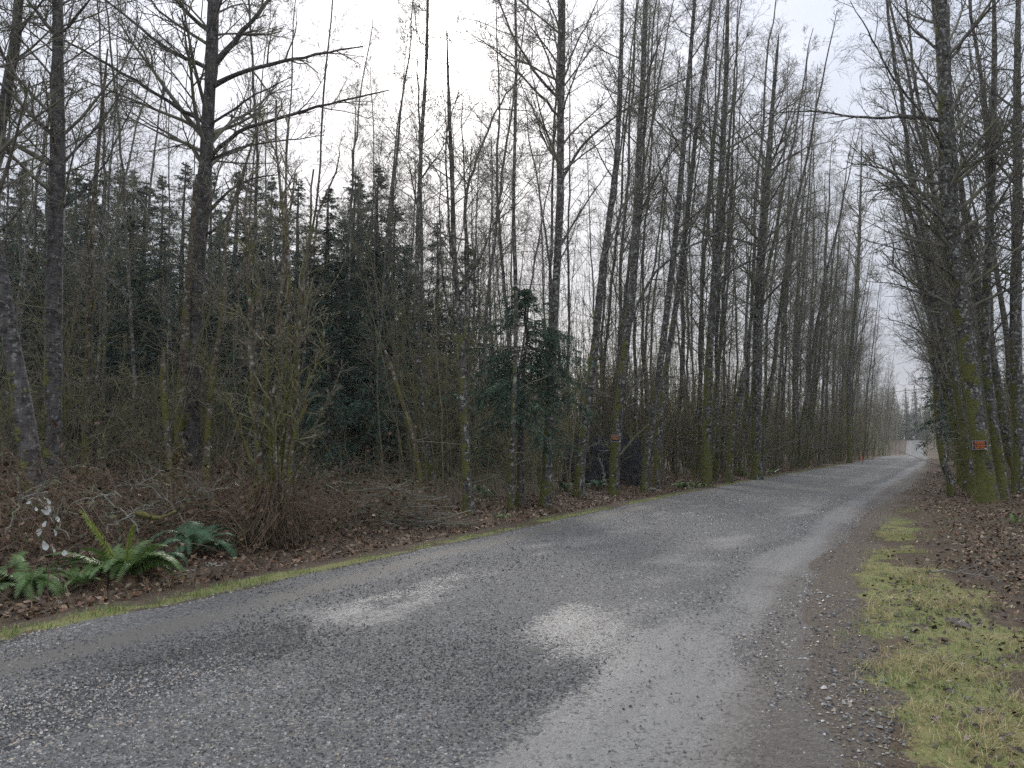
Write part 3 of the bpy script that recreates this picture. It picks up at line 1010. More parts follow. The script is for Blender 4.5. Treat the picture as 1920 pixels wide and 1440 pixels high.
hero('mossy_tree', 'moss-covered stem leaning against the largest forked tree',
     [(333, 985), (336, 800), (345, 650), (352, 540), (366, 430), (372, 330)], 16.8, [23.8, 21.0, 17.5, 14.0, 11.2, 7.0], auto=8, cb=0.5, lmax=2.0, mat=M_MOSSY, tufts=2500, seed=17, dead=8)
hero('mossy_tree', 'bare dark sinuous stem bending in front of the drooping cedar',
     [(384, 990), (388, 830), (397, 720), (417, 610), (428, 540), (414, 485), (428, 400), (455, 320), (480, 230)], 16.2, [16.0, 12.8, 10.4, 8.8, 8.0, 7.2, 6.4, 4.8, 3.2],
     [(7, (424, 560), (450, 530), (475, 505)), (5, (400, 700), (380, 660), (370, 600))], auto=14, cb=0.4, lmax=1.8, mat=M_MOSSY, seed=18, dead=6)
hero('snag', 'thin leaning dead mossy stem with a broken tip',
     [(796, 940), (785, 870), (772, 810), (750, 740), (732, 690), (718, 646)], 18.0, [11, 10, 9, 8, 8, 8], [(4, (745, 728), (735, 722), (722, 724))], auto=0, mat=M_MOSSY, seed=19, dead=4, cat='dead tree')
hero('alder_tree', 'slender lichen-spotted alder just behind the broken leaning stem',
     [(815, 940), (800, 850), (786, 720), (779, 580), (783, 420), (789, 260), (799, 120), (803, -60)], 21.0, [12.4, 11.2, 9.9, 9.3, 8.7, 7.4, 6.2, 3.7],
     [(6, (784, 400), (770, 330), (760, 280)), (6, (785, 330), (815, 300), (842, 250)), (5, (780, 500), (760, 470), (735, 440), (720, 390))], auto=30, cb=0.42, lmax=2.4, seed=20)
hero('alder_tree', 'dark alder forking at mid height, its limb reaching over the hemlock',
     [(880, 964), (872, 860), (869, 750), (866, 650), (858, 560), (850, 460), (848, 330), (842, 200), (838, 60)], 17.3, [19.8, 16.1, 14.3, 12.4, 10.5, 9.3, 8.1, 6.2, 3.1],
     [(15, (866, 650), (876, 560), (873, 460), (868, 360), (887, 297), (923, 193), (960, 133), (985, 100)), (9, (880, 560), (905, 480), (930, 410), (960, 360)), (8, (858, 560), (845, 440), (843, 330), (850, 240), (852, 140)), (7, (856, 620), (835, 560), (830, 470), (832, 330))],
     auto=24, cb=0.45, lmax=2.4, seed=21, dead=8)
hero('alder_tree', 'thin stem standing close beside the hemlock trunk',
     [(957, 956), (958, 880), (961, 800), (966, 700), (968, 560), (962, 400), (966, 250), (968, 100), (965, -50)], 18.3, [11.2, 9.1, 8.4, 7.7, 7.0, 6.3, 5.6, 4.9, 3.5], auto=30, cb=0.5, lmax=2.2, seed=22)
hero('alder_tree', 'straight alder with pale bark rising just past the hemlock branches',
     [(1022, 947), (1027, 860), (1032, 740), (1038, 620), (1044, 500), (1050, 380), (1050, 260), (1053, 120), (1054, 0), (1060, -250)], 19.8, [20.9, 17.1, 15.4, 14.9, 14.3, 13.8, 13.2, 11.6, 9.4, 5.0],
     [(9, (1050, 205), (1000, 150), (960, 95), (920, 5), (895, -60)), (8, (1049, 235), (1010, 190), (972, 158), (917, 120), (880, 112)), (7, (1051, 150), (1075, 90), (1105, 30), (1130, -30)), (9, (1049, 360), (1080, 290), (1105, 260), (1180, 205), (1275, 160), (1330, 140)), (7, (1046, 310), (1020, 250), (1000, 180), (975, 110)), (8, (1047, 470), (1080, 410), (1110, 360), (1150, 300)), (6, (1053, 60), (1030, 10), (1010, -60)), (6, (1045, 500), (1075, 440), (1085, 400))],
     auto=34, cb=0.45, lmax=3.0, seed=23, dead=5)
hero('alder_tree', 'leaning mossy alder just before the PRIVATE PROPERTY sign tree',
     [(1083, 931), (1090, 860), (1104, 745), (1117, 630), (1129, 510), (1143, 410), (1157, 290), (1163, 150), (1167, 0), (1172, -180)], 22.7, [19.8, 16.7, 15.5, 13.6, 12.4, 10.5, 9.3, 7.4, 6.2, 3.1],
     [(8, (1130, 505), (1150, 440), (1175, 380), (1215, 300)), (6, (1112, 690), (1130, 670), (1125, 640))], auto=32, cb=0.45, lmax=2.8, tufts=1500, seed=24, mat=M_ALDER)
SIGN_TREE = hero('alder_tree', 'mossy alder that carries the PRIVATE PROPERTY sign',
     [(1150, 921), (1153, 850), (1163, 745), (1175, 630), (1187, 510), (1193, 400), (1196, 300), (1205, 150), (1211, 0), (1220, -220)], 24.5, [18.6, 16.7, 15.5, 13.6, 12.4, 11.2, 10.5, 9.3, 7.4, 3.1],
     [(9, (1160, 790), (1180, 745), (1205, 690), (1224, 664)), (9, (1178, 610), (1200, 560), (1235, 500), (1290, 460), (1420, 395), (1560, 340)), (8, (1193, 420), (1215, 360), (1250, 300), (1330, 240)), (8, (1150, 860), (1140, 840), (1122, 795))], auto=34, cb=0.45, lmax=2.8, tufts=1500, seed=25)
hero('alder_tree', 'outer of the paired leaning alders just beyond the PRIVATE PROPERTY sign',
     [(1207, 921), (1214, 840), (1230, 730), (1246, 610), (1261, 490), (1274, 360), (1285, 210), (1302, 0), (1315, -160)], 25.0, [15.6, 13.0, 11.7, 11.1, 10.4, 9.1, 7.8, 5.9, 2.6], [(7, (1262, 480), (1300, 400), (1370, 340), (1480, 280))], auto=34, cb=0.42, lmax=3.0, seed=26)
hero('alder_tree', 'inner of the paired leaning alders just beyond the PRIVATE PROPERTY sign',
     [(1229, 915), (1236, 810), (1249, 700), (1269, 570), (1290, 410), (1306, 250), (1331, 50), (1345, -100)], 26.2, [13.0, 11.7, 11.1, 9.8, 8.5, 7.2, 5.2, 2.6], auto=34, cb=0.42, lmax=2.8, seed=27)
hero('alder_tree', 'upright alder above the fern clump at the road edge',
     [(1325, 911), (1326, 780), (1330, 640), (1343, 470), (1352, 310), (1361, 150), (1366, -80)], 28.0, [17.4, 15.5, 14.3, 12.4, 10.5, 8.1, 3.7], [(8, (1336, 540), (1380, 500), (1440, 470), (1530, 400), (1590, 370))], auto=40, cb=0.35, lmax=3.2, seed=28)
hero('snag', 'broken leaning trunk with one dead limb jutting over the road verge',
     [(1366, 903), (1371, 830), (1383, 760), (1396, 695), (1398, 680)], 30.0, [12.0, 12.0, 11.2, 12.0, 10.4], [(7, (1396, 695), (1415, 670), (1432, 650), (1445, 632))], auto=0, seed=29, dead=3, cat='dead tree', mat=M_ALDER)
hero('cottonwood_tree', 'thickest upright trunk in the roadside row beyond the fern clumps',
     [(1418, 900), (1418, 780), (1421, 640), (1427, 480), (1439, 330), (1452, 180), (1462, 60)], 33.0, [21.1, 18.6, 18.0, 16.7, 13.6, 8.7, 3.7], auto=50, cb=0.35, lmax=3.6, seed=30)
hero('alder_tree', 'tall slim tree standing proud over the far end of the row',
     [(1593, 868), (1591, 780), (1590, 710), (1599, 620), (1607, 530), (1612, 440), (1615, 330), (1617, 250)], 58.0, [9.1, 7.7, 7.7, 7.0, 6.3, 5.6, 3.5, 1.4], auto=50, cb=0.4, lmax=4.0, seed=31)
POST_TREE = hero('alder_tree', 'stout mossy alder that carries the POSTED sign',
     [(1852, 945), (1847, 880), (1838, 800), (1827, 720), (1812, 620), (1796, 520), (1785, 420), (1776, 300), (1769, 150), (1762, 0), (1752, -250)], 19.8, [36.1, 31.2, 29.5, 28.7, 27.9, 27.1, 24.6, 23.0, 19.7, 16.4, 8.2],
     [(11, (1785, 430), (1745, 400), (1700, 385), (1655, 335), (1560, 325)), (10, (1782, 470), (1740, 420), (1690, 360), (1645, 330), (1610, 320)), (10, (1772, 295), (1730, 240), (1650, 175), (1600, 110), (1550, 60)), (11, (1773, 215), (1720, 205), (1650, 195), (1560, 165), (1450, 160)), (9, (1766, 90), (1720, 60), (1680, 10), (1660, -30)),
      (10, (1778, 330), (1820, 290), (1870, 250), (1920, 180)), (9, (1800, 540), (1760, 505), (1680, 480), (1600, 465)), (9, (1768, 120), (1810, 60), (1850, 20), (1900, -40)), (9, (1790, 470), (1840, 430), (1900, 400)), (8, (1812, 620), (1770, 560), (1720, 520), (1660, 510))],
     auto=48, cb=0.28, lmax=3.2, tufts=3500, seed=32, dead=8)
hero('alder_tree', 'slimmer stem rising from the foot of the POSTED sign tree',
     [(1882, 941), (1874, 870), (1858, 760), (1848, 660), (1846, 560), (1856, 420), (1862, 250), (1866, 80), (1866, -100)], 20.4, [20, 17, 16, 15, 14, 13, 11, 8, 4], auto=40, cb=0.35, lmax=2.8, seed=33)
hero('alder_tree', 'dark upright alder behind the POSTED sign tree at the picture edge',
     [(1910, 928), (1912, 820), (1906, 680), (1908, 520), (1914, 340), (1911, 150), (1915, -60)], 22.5, [24, 22, 20, 18, 16, 13, 7], auto=40, cb=0.35, lmax=3.0, seed=34)
vlist = [([(1826, 918), (1812, 840), (1790, 740), (1765, 640), (1738, 520), (1700, 400), (1660, 300)], 22.0, 12), ([(1812, 905), (1797, 820), (1775, 720), (1745, 610), (1712, 480), (1690, 380)], 24.5, 10),
         ([(1838, 915), (1822, 800), (1805, 700), (1790, 560), (1770, 440), (1740, 330), (1700, 230)], 22.6, 11), ([(1806, 900), (1788, 800), (1762, 700), (1740, 600), (1722, 520)], 26.0, 8),
         ([(1832, 912), (1818, 780), (1812, 660), (1806, 520), (1800, 380), (1790, 200), (1785, 0)], 23.5, 11)]
for i, (p, d, w) in enumerate(vlist):
    hero('alder_tree', 'thin crooked alder stem slanting over the road from behind the POSTED sign tree', p, d, [w * 1.3, w, w * 0.8, w * 0.6, w * 0.3], auto=30, cb=0.3, lmax=2.2, elev=(20, 60), seed=40 + i, group='slanting stems behind the POSTED sign tree', dead=5, sides=8)

# ------------------------------------------------------------------ the crowded rows of alders
def too_close(x, y, spots, dmin):
    for (a, b) in spots:
        if (a - x) ** 2 + (b - y) ** 2 < dmin * dmin:
            return True
    return False


SPOTS = list(HERO_SPOTS)
TREE_COUNT = 0


def plant(protos, n, xr, yr, label, group, dmin, rng, tilt_x=0.0, smin=0.85, smax=1.1, rot=None, name='alder_tree', accept=None, rot_span=0.6, ordinal=None):
    global TREE_COUNT
    made = tries = 0
    batch = []
    while made < n and tries < n * 60:
        tries += 1
        y = yr[0] + (yr[1] - yr[0]) * rng.uniform() ** 1.15
        if xr[0] == 'L':
            x = float(left_edge(y)) - rng.uniform(xr[1], xr[2])
        elif xr[0] == 'R':
            x = float(right_edge(y)) + rng.uniform(xr[1], xr[2])
        else:
            x = rng.uniform(xr[1], xr[2])
        if accept is not None and not accept(x, y):
            continue
        if too_close(x, y, SPOTS, dmin):
            continue
        SPOTS.append((x, y))
        tr, cr = protos[rng.integers(len(protos))]
        s = rng.uniform(smin, smax)
        if xr[0] in 'LR':
            s *= float(np.interp(y, [42, 70, 105], [1.0, 0.82, 0.68]))     # the stand is younger further on
        elif y > 190:
            s *= 0.62
        w = s * rng.uniform(0.8, 1.2)
        rz = rng.uniform(0, 6.283) if rot is None else rot + rng.normal() * rot_span
        t_ob = place_tree(name, tr, cr, (x, y, float(gz(x, y))), rz, (rng.normal() * 0.02, tilt_x + rng.normal() * 0.025), (w, w, s), label, 'tree', group)
        batch.append(t_ob)
        made += 1
        TREE_COUNT += 1
    if ordinal:
        batch.sort(key=lambda o: depth_of(o.location.x, o.location.y))
        for o, w in zip(batch, ('nearest', 'second nearest', 'third nearest', 'fourth nearest', 'fifth nearest', 'sixth nearest', 'seventh nearest', 'eighth nearest', 'ninth nearest', 'tenth nearest')):
            o['label'] = ordinal % w


def depth_of(x, y):
    return x * HF[0] + y * HF[1]


def screen_x(x, y):
    return W0 / 2 + F0 * (x * CR[0] + y * CR[1]) / max(depth_of(x, y), 0.1)


rt = np.random.default_rng(5)
plant(edge_protos, 48, ('L', 1.0, 2.6), (30, 78), 'bare alder in the front rank of the crowded row opposite the POSTED sign', 'front rank of the long alder row', 0.55, rt, 0.045, rot=0.0, ordinal='%s alder in the front rank beyond the two fern clumps')
plant(edge_protos, 24, ('L', 2.6, 6.5), (27, 80), 'bare alder in the second rank of the crowded row opposite the POSTED sign', 'second rank of the long alder row', 0.8, rt, 0.03, rot=0.0)
plant(edge_protos, 52, ('L', 0.8, 5.0), (78, 185), 'distant bare alder in the far stretch of the row opposite the POSTED sign', 'far stretch of the long alder row', 0.7, rt, 0.05, rot=0.0)
plant(edge_protos, 34, ('R', 1.3, 4.2), (26, 80), 'bare alder crowding the verge beyond the POSTED sign', 'alder row beyond the POSTED sign', 0.6, rt, -0.05, rot=math.pi, ordinal='%s alder in the row behind the POSTED sign tree')
plant(edge_protos, 24, ('R', 1.2, 5.0), (80, 185), 'distant bare alder in the far stretch of the row beyond the POSTED sign', 'far stretch of the POSTED sign row', 0.9, rt, -0.05, rot=math.pi)
plant(deep_protos, 54, ('A', -42, -8.5), (12, 62), 'slim bare alder deep in the wood behind the roadside trees', 'slim alders deep in the wood', 1.1, rt, 0.0,
      accept=lambda x, y: 24 < depth_of(x, y) < 62 and 640 < screen_x(x, y) < 1420)
plant(deep_protos, 24, ('A', -40, -9), (4, 30), 'slim bare alder standing before the dark firs', 'slim alders before the firs', 1.0, rt, 0.0, 0.6, 1.0, ordinal='%s of the slim alders before the dark firs',
      accept=lambda x, y: 19 < depth_of(x, y) < 33 and -40 < screen_x(x, y) < 720)
plant(edge_protos, 22, ('A', -24, 24), (205, 300), 'distant bare tree in the wood that closes the road', 'trees closing the far end of the road', 1.5, rt, 0.0,
      accept=lambda x, y: y > 262 or not (left_edge(y) - 1 < x < right_edge(y) + 1))

# ------------------------------------------------------------------ saplings that fill the understorey
def sapling_mesh(seed, H, n1, r0, lmax):
    rng = np.random.default_rng(seed)
    mb = MB()
    ns = rng.integers(4, 8)
    for j in range(ns):
        k = 12
        z = np.linspace(0, 1, k)
        hh = H * rng.uniform(0.55, 1.0)
        a = rng.uniform(0, 6.28)
        ln = rng.uniform(0.1, 0.28) * hh
        ox, oy = rng.normal(size=2) * 0.7
        TP = np.stack([ox + math.cos(a) * ln * z ** 1.4 + np.cumsum(rng.normal(size=k)) * 0.03, oy + math.sin(a) * ln * z ** 1.4 + np.cumsum(rng.normal(size=k)) * 0.03, z * hh - 0.1], 1)
        TR = r0 * rng.uniform(0.6, 1.0) * (1 - 0.8 * z)
        mb.tubes(TP[None], TR[None], 5)
        (B, BR), (S2, R2), (S3, R3), _ = crown_parts(rng, TP, TR, n1, 0.12, lmax, (10, 70), k1=5, per2=5, per3=3, catkin=False, bend1=0.05, twig_r=0.005, wob=0.15)
        mb.tubes(B, np.maximum(BR, 0.005), 4).tubes(S2, np.maximum(R2, 0.0045), 3).tubes(S3, np.maximum(R3, 0.004), 3)
    return mb.mesh('sapling', M_SAP)


sap_protos = [sapling_mesh(400 + i, h, 13, 0.03, 1.5) for i, h in enumerate((3.2, 4.2, 5.2, 6.2, 7.5, 4.6, 3.6, 6.8))]
rs = np.random.default_rng(17)


def heap_view(x, y):
    sx, d = screen_x(x, y), depth_of(x, y)
    return (1030 < sx < 1225 and d < 29.5) or (395 < sx < 720 and d < 23)


def plant_saps(n, accept, xr, yr, label, group, smin=0.8, smax=1.2):
    made = tries = 0
    while made < n and tries < n * 80:
        tries += 1
        y = rs.uniform(*yr)
        x = rs.uniform(*xr)
        if not accept(x, y) or heap_view(x, y):
            continue
        made += 1
        s = rs.uniform(smin, smax)
        o = link('sapling', sap_protos[rs.integers(len(sap_protos))], loc=(x, y, float(gz(x, y))), rot=(rs.normal() * 0.06, rs.normal() * 0.06, rs.uniform(0, 6.28)), scale=s)
        tag(o, label, 'sapling', group)


plant_saps(120, lambda x, y: 17 < depth_of(x, y) < 48 and 560 < screen_x(x, y) < 1400 and x < left_edge(y) - 3.0, (-45, -8), (5, 50), 'thin bare sapling in the tangled understorey around the dark heap', 'understorey saplings around the dark heap')
plant_saps(55, lambda x, y: 16 < depth_of(x, y) < 34 and -60 < screen_x(x, y) < 560, (-40, -8), (2, 30), 'thin bare sapling standing before the dark firs', 'understorey saplings before the firs')
plant_saps(90, lambda x, y: -left_edge(y) + 1.3 < -x < -left_edge(y) + 7, (-16, -4), (28, 110), 'thin bare sapling squeezed between the trunks of the long alder row', 'saplings between the row trunks')
plant_saps(45, lambda x, y: right_edge(y) + 2.4 < x < right_edge(y) + 6, (1, 9), (24, 100), 'thin bare sapling among the stems beyond the POSTED sign', 'saplings beyond the POSTED sign')

# ------------------------------------------------------------------ the wood behind, too far and dense to count
def distant_wood(label, n, accept, xr, yr, seed, hgt=(5, 15), r=0.035):
    rng = np.random.default_rng(seed)
    X, Y = rng.uniform(*xr, n * 14), rng.uniform(*yr, n * 14)
    m = np.array([accept(x, y) for x, y in zip(X, Y)])
    X, Y = X[m][:n], Y[m][:n]
    k = len(X)
    H = rng.uniform(*hgt, k)
    P = grow(rng, np.stack([X, Y, gz(X, Y) - 0.1], -1), np.stack([rng.normal(size=k) * 0.1, rng.normal(size=k) * 0.1, np.ones(k)], -1), H, 6, np.full(k, 0.08), 0.05)
    PR = (r * rng.uniform(0.6, 1.5, k))[:, None] * np.linspace(1, 0.2, 6)[None]
    S1, L1, R1 = sub(rng, P, H, PR, 6, 0.05, 0.98, (25, 65), (0.08, 0.2), 3, 0.06, 0.1, 0.5, 0.010)
    S2, L2, R2 = sub(rng, S1, L1, R1, 2, 0.2, 1, (25, 60), (0.3, 0.6), 2, 0.0, 0.1, 0.7, 0.009)
    o = link('distant_wood', MB().tubes(P, PR, 3).tubes(S1, R1, 3).tubes(S2, R2, 3).mesh('distant_wood', M_SAP))
    tag(o, label, kind='stuff')


distant_wood('mass of thin grey stems filling the wood behind the roadside alders', 850, lambda x, y: 34 < depth_of(x, y) < 75 and 520 < screen_x(x, y) < 1480 and x < left_edge(y) - 7, (-70, -8), (10, 95), 301)
distant_wood('mass of thin grey stems behind the far row on the PRIVATE PROPERTY side', 560, lambda x, y: left_edge(y) - 22 < x < left_edge(y) - 5, (-30, -6), (60, 190), 302, (6, 13), 0.05)
distant_wood('mass of thin grey stems behind the POSTED sign row', 420, lambda x, y: right_edge(y) + 4.5 < x < right_edge(y) + 20, (5, 24), (30, 190), 303, (5, 10.5), 0.045)
distant_wood('hazy wood closing the end of the road', 850, lambda x, y: not (left_edge(y) - 2 < x < right_edge(y) + 2 and y < 262), (-22, 22), (200, 300), 304, (8, 15), 0.10)

# ------------------------------------------------------------------ conifers
def conifer_meshes(name, seed, H, r0, base_frac, lmax, n1, droop, per2, blade, nblade, tints, bare_low=0, flat=0.25, top_taper=0.8, bl_w=0.1):
    rng = np.random.default_rng(seed)
    k = 22
    z = np.linspace(0, 1, k)
    TP = np.stack([np.cumsum(rng.normal(size=k)) * 0.015, np.cumsum(rng.normal(size=k)) * 0.015, z * H - 0.15], 1)
    TR = r0 * (1 - z) ** 0.8 + 0.01
    V, Qd = trunk_mesh(rng, TP, TR, 9)
    trunk = MB().add(V, Qd).mesh(name + '_trunk', M_FIRBARK)
    t = rng.uniform(base_frac, 0.99, n1) if top_taper < 1.5 else base_frac + (0.99 - base_frac) * rng.uniform(size=n1) ** 2.2
    p, T = along(TP[None], np.zeros(n1, int), t)
    a = np.arange(n1) * 2.39996 + rng.normal(size=n1) * 0.5
    tp = (t - base_frac) / (1 - base_frac)
    e = np.radians(droop[0] + (droop[1] - droop[0]) * tp + rng.normal(size=n1) * 9)
    d = np.stack([np.cos(a) * np.cos(e), np.sin(a) * np.cos(e), np.sin(e)], -1)
    ln = lmax * np.maximum((1 - tp) ** top_taper, 0.05) * rng.uniform(0.55, 1.12, n1)
    B = grow(rng, p, d, ln, 6, np.full(n1, -0.05), 0.06)
    BR = (0.006 + 0.006 * ln)[:, None] * np.linspace(1, 0.3, 6)
    S2, L2, R2 = sub(rng, B, ln, BR, per2, 0.12, 1.0, (35, 70), (0.2, 0.45), 4, -0.08, 0.08, 0.5, 0.003)
    S2[:, :, 2] = S2[:, 0:1, 2] + (S2[:, :, 2] - S2[:, 0:1, 2]) * 0.55 - np.linspace(0, 1, 4)[None, :] ** 1.5 * (L2 * flat)[:, None]
    wood = MB().tubes(B, BR, 4)
    branches = wood.mesh(name + '_branches', M_FIRBARK)
    mb = MB()
    n2 = len(S2)
    idx = np.repeat(np.arange(n2), nblade)
    tb = rng.uniform(0.02, 1.0, len(idx))
    q, TT = along(S2, idx, tb)
    side = perp_random(rng, TT)
    side[:, 2] *= 0.5
    dd = norm(TT * 0.75 + side * 0.8 + np.array([0, 0, -0.18]))
    bl = blade * rng.uniform(0.6, 1.3, len(idx)) * np.clip(L2[idx] / 0.5, 0.45, 1.15)
    wv = norm(np.cross(dd, rng.normal(size=dd.shape))) * (bl * bl_w)[:, None]
    tip = q + dd * bl[:, None]
    mid = q + dd * (bl * 0.4)[:, None]
    VV = np.stack([q, mid + wv, tip, mid - wv], 1).reshape(-1, 3)
    ix = np.arange(len(idx)) * 4
    Qb = np.stack([ix, ix + 1, ix + 2, ix + 3], 1)
    c = np.array(tints)
    f = rng.uniform(size=(n2, 1))[idx] * 0.7 + rng.uniform(size=(len(idx), 1)) * 0.3
    C = c[0] * (1 - f) + c[1] * f
    mb.add(VV, Qb, C=np.repeat(C, 4, 0))
    crown = mb.mesh(name + '_crown', M_NEEDLE, False, True)
    return trunk, branches, crown


def place_conifer(name, meshes, loc, rotz, scale, label, group=None):
    e = link(name, None, loc=loc, rot=(0, 0, rotz), scale=scale)
    e.empty_display_size = 0.2
    tag(e, label, 'tree', group)
    for nm, me in zip(('trunk', 'branches', 'crown'), meshes):
        link(nm, me, e)
    return e


FIR_T = [(0.04, 0.064, 0.046), (0.10, 0.145, 0.10)]
firs = [conifer_meshes('fir', 500 + i, h, 0.17, 0.06, lm, 290, (-34, 30), 9, 0.21, 12, FIR_T, bl_w=0.10, flat=0.5, top_taper=0.8) for i, (h, lm) in enumerate(((15, 3.1), (17, 3.4), (13, 2.9), (18, 3.2)))]
rf = np.random.default_rng(23)
fir_list = [(20, 330, 30), (95, 340, 36), (150, 345, 33), (205, 330, 40), (262, 350, 35), (328, 318, 38), (425, 335, 40), (470, 345, 34), (548, 350, 38), (600, 360, 33), (655, 340, 34), (690, 325, 31), (728, 400, 36), (-45, 300, 34), (55, 400, 27), (240, 420, 28), (300, 440, 27), (575, 470, 28), (640, 520, 26), (815, 430, 38), (880, 470, 42), (130, 430, 45), (400, 430, 46), (185, 400, 30), (345, 420, 31), (455, 430, 29), (530, 400, 31), (15, 430, 29), (760, 470, 40), (705, 450, 30), (70, 315, 39), (120, 325, 41), (175, 335, 43), (230, 330, 46), (290, 340, 44), (380, 330, 45), (500, 340, 46), (670, 350, 42), (10, 310, 43), (510, 430, 44), (610, 440, 43)]
fir_labels = 'dark evergreen fir in the backdrop behind the brambles and forked trees'
for (x, ytop, d) in fir_list:
    g = at(x, 828, d)
    top = at(x, ytop - 22, d)[2]
    z0 = float(gz(g[0], g[1]))
    mset = firs[rf.integers(4)]
    hh = {0: 15, 1: 17, 2: 13, 3: 18}[firs.index(mset)]
    s = (top - z0) / hh
    wsc = min(max(s, 0.8), 1.1) * rf.uniform(1.2, 1.7)
    if (x, ytop) == (690, 325):
        lb, gp = 'tallest dark fir, its pointed top against the bright sky beside the slender alders', None
    elif (x, ytop) == (328, 318):
        lb, gp = 'pointed dark fir rising next to the largest forked tree', None
    else:
        lb, gp = fir_labels, 'dark firs behind the brambles'
    place_conifer('fir_tree', mset, (g[0], g[1], z0), rf.uniform(0, 6.28), (wsc, wsc, s), lb, gp)

CED_T = [(0.035, 0.07, 0.05), (0.10, 0.165, 0.115)]
cedar = conifer_meshes('cedar', 520, 5.2, 0.07, 0.03, 1.5, 85, (-25, 20), 10, 0.15, 13, CED_T, flat=0.6, bl_w=0.13)
for (x, d, s, lb) in ((450, 18.5, 1.0, 'drooping green cedar behind the many-stemmed mossy shrub'), (622, 20.5, 0.9, 'young cedar with pale sprays on the open side of the many-stemmed shrub'), (690, 23.0, 1.1, 'shadowy cedar standing between the leaning snag and the young cedar'), (560, 21.5, 0.8, 'small cedar half hidden by the many-stemmed shrub')):
    g = at(x, 828, d)
    place_conifer('cedar_tree', cedar, (g[0], g[1], float(gz(g[0], g[1]))), rf.uniform(0, 6.28), (s * 1.05, s * 1.05, s), lb)

HEM_T = [(0.035, 0.068, 0.045), (0.09, 0.15, 0.095)]
hem = conifer_meshes('hemlock', 531, 6.0, 0.07, 0.47, 1.85, 100, (-40, 15), 15, 0.16, 17, HEM_T, flat=0.75, bl_w=0.09, top_taper=0.5)
g = at(975, 828, 19.5)
place_conifer('hemlock_tree', hem, (g[0], g[1], float(gz(g[0], g[1]))), 0.4, (1.22, 1.22, 0.94), 'young hemlock with drooping blue-green boughs and a bare lower trunk')
rcon = conifer_meshes('roadside_conifer', 541, 8.0, 0.10, 0.28, 2.9, 80, (-16, 20), 12, 0.22, 12, HEM_T, flat=0.4, bl_w=0.10)
p = (float(right_edge(41)) + 2.3, 41.0)
place_conifer('hemlock_tree', rcon, (p[0], p[1], float(gz(*p))), 1.1, (1.0, 1.0, 0.95), 'evergreen reaching its low boughs over the far bend of the road')
far_spots = [(-9, 252), (-5, 256), (-2, 262), (0.5, 264), (3, 260), (6, 255), (10, 252), (14, 250), (-14, 248), (-2, 275), (4, 278), (-7, 272), (9, 270), (0.8, 285), (-4.5, 290), (6.5, 292)]
for (x, y) in far_spots:
    s = rf.uniform(0.75, 1.0)
    place_conifer('fir_tree', firs[rf.integers(4)], (x, y, float(gz(x, y))), rf.uniform(0, 6.28), (s, s, s), 'hazy dark fir closing off the far end of the road', 'firs at the end of the road')

# ------------------------------------------------------------------ many-stemmed mossy shrub with a skirt of dead vines
rng = np.random.default_rng(61)
sb = gpoint(515, 1020)
shrub = tag(link('multi_stem_shrub', None, loc=sb), 'many-stemmed mossy shrub with a skirt of dead vines at its foot', 'shrub')
shrub.empty_display_size = 0.2
sdep = depth_of(sb[0], sb[1])
stems = [[(490, 905), (478, 760), (476, 640), (470, 560), (462, 440), (470, 330)], [(505, 905), (508, 800), (512, 690), (508, 560), (520, 420), (530, 300)], [(520, 905), (522, 790), (530, 640), (545, 500), (548, 380), (560, 250)],
         [(535, 900), (545, 800), (560, 690), (575, 560), (590, 430), (600, 330)], [(545, 900), (560, 800), (585, 730), (605, 680), (625, 640), (632, 600)], [(500, 900), (492, 830), (470, 790), (445, 760), (440, 745)],
         [(528, 900), (533, 780), (540, 640), (540, 520), (530, 400), (505, 280), (510, 180)], [(540, 900), (552, 760), (556, 600), (575, 470), (620, 350), (640, 280)], [(512, 900), (500, 760), (495, 600), (480, 470), (440, 380), (420, 330)],
         [(550, 905), (570, 830), (600, 790), (612, 740), (640, 690)], [(525, 900), (540, 740), (580, 610), (640, 520), (690, 470)], [(495, 905), (470, 820), (440, 740), (405, 690)]]
tw = MB()
for j, sp in enumerate(stems):
    c = np.array([at(x, y, sdep) for x, y in sp]) - sb
    start = np.array([rng.normal() * 0.12, rng.normal() * 0.12, 0.0]) + CR * (sp[0][0] - 515) / F0 * sdep
    c = np.concatenate([[start], c])
    tt_ = np.linspace(0, 1, len(c))
    c = c + HF[None] * (rng.uniform(-0.7, 0.7) * tt_)[:, None]
    k = 18
    LP = resample(c, k)
    LP[1:] += rng.normal(size=(k - 1, 3)) * 0.02
    r0 = rng.uniform(0.04, 0.062) if j < 9 else 0.03
    LR = r0 * np.linspace(1, 0.22, k) * (1 + rng.normal(size=k) * 0.1)
    V, Qd = trunk_mesh(rng, LP, LR, 8, 0.15)
    link('stem', MB().add(V, Qd).mesh('shrub_stem', M_MOSSY), shrub)
    L = np.array([np.linalg.norm(np.diff(LP, axis=0), axis=1).sum()])
    S1, L1, R1 = sub(rng, LP[None], L, LR[None], 14, 0.2, 1.0, (18, 55), (0.05, 0.19), 6, 0.06, 0.22, 0.4, 0.006)
    S2, L2, R2 = sub(rng, S1, L1, R1, 6, 0.1, 1, (25, 70), (0.25, 0.55), 4, 0.03, 0.18, 0.55, 0.0045)
    S3, L3, R3 = sub(rng, S2, L2, R2, 4, 0.15, 1, (25, 70), (0.3, 0.6), 3, 0.0, 0.18, 0.6, 0.0035)
    tw.tubes(S1, R1, 5).tubes(S2, R2, 3).tubes(S3, R3, 3)
link('twigs', tw.mesh('shrub_twigs', M_SAP), shrub)
n = 650
a = rng.uniform(0, 6.28, n)
hh = rng.uniform(0.25, 1.05, n)
p0 = np.stack([np.cos(a) * 0.22, np.sin(a) * 0.22, hh], -1) + rng.normal(size=(n, 3)) * 0.06
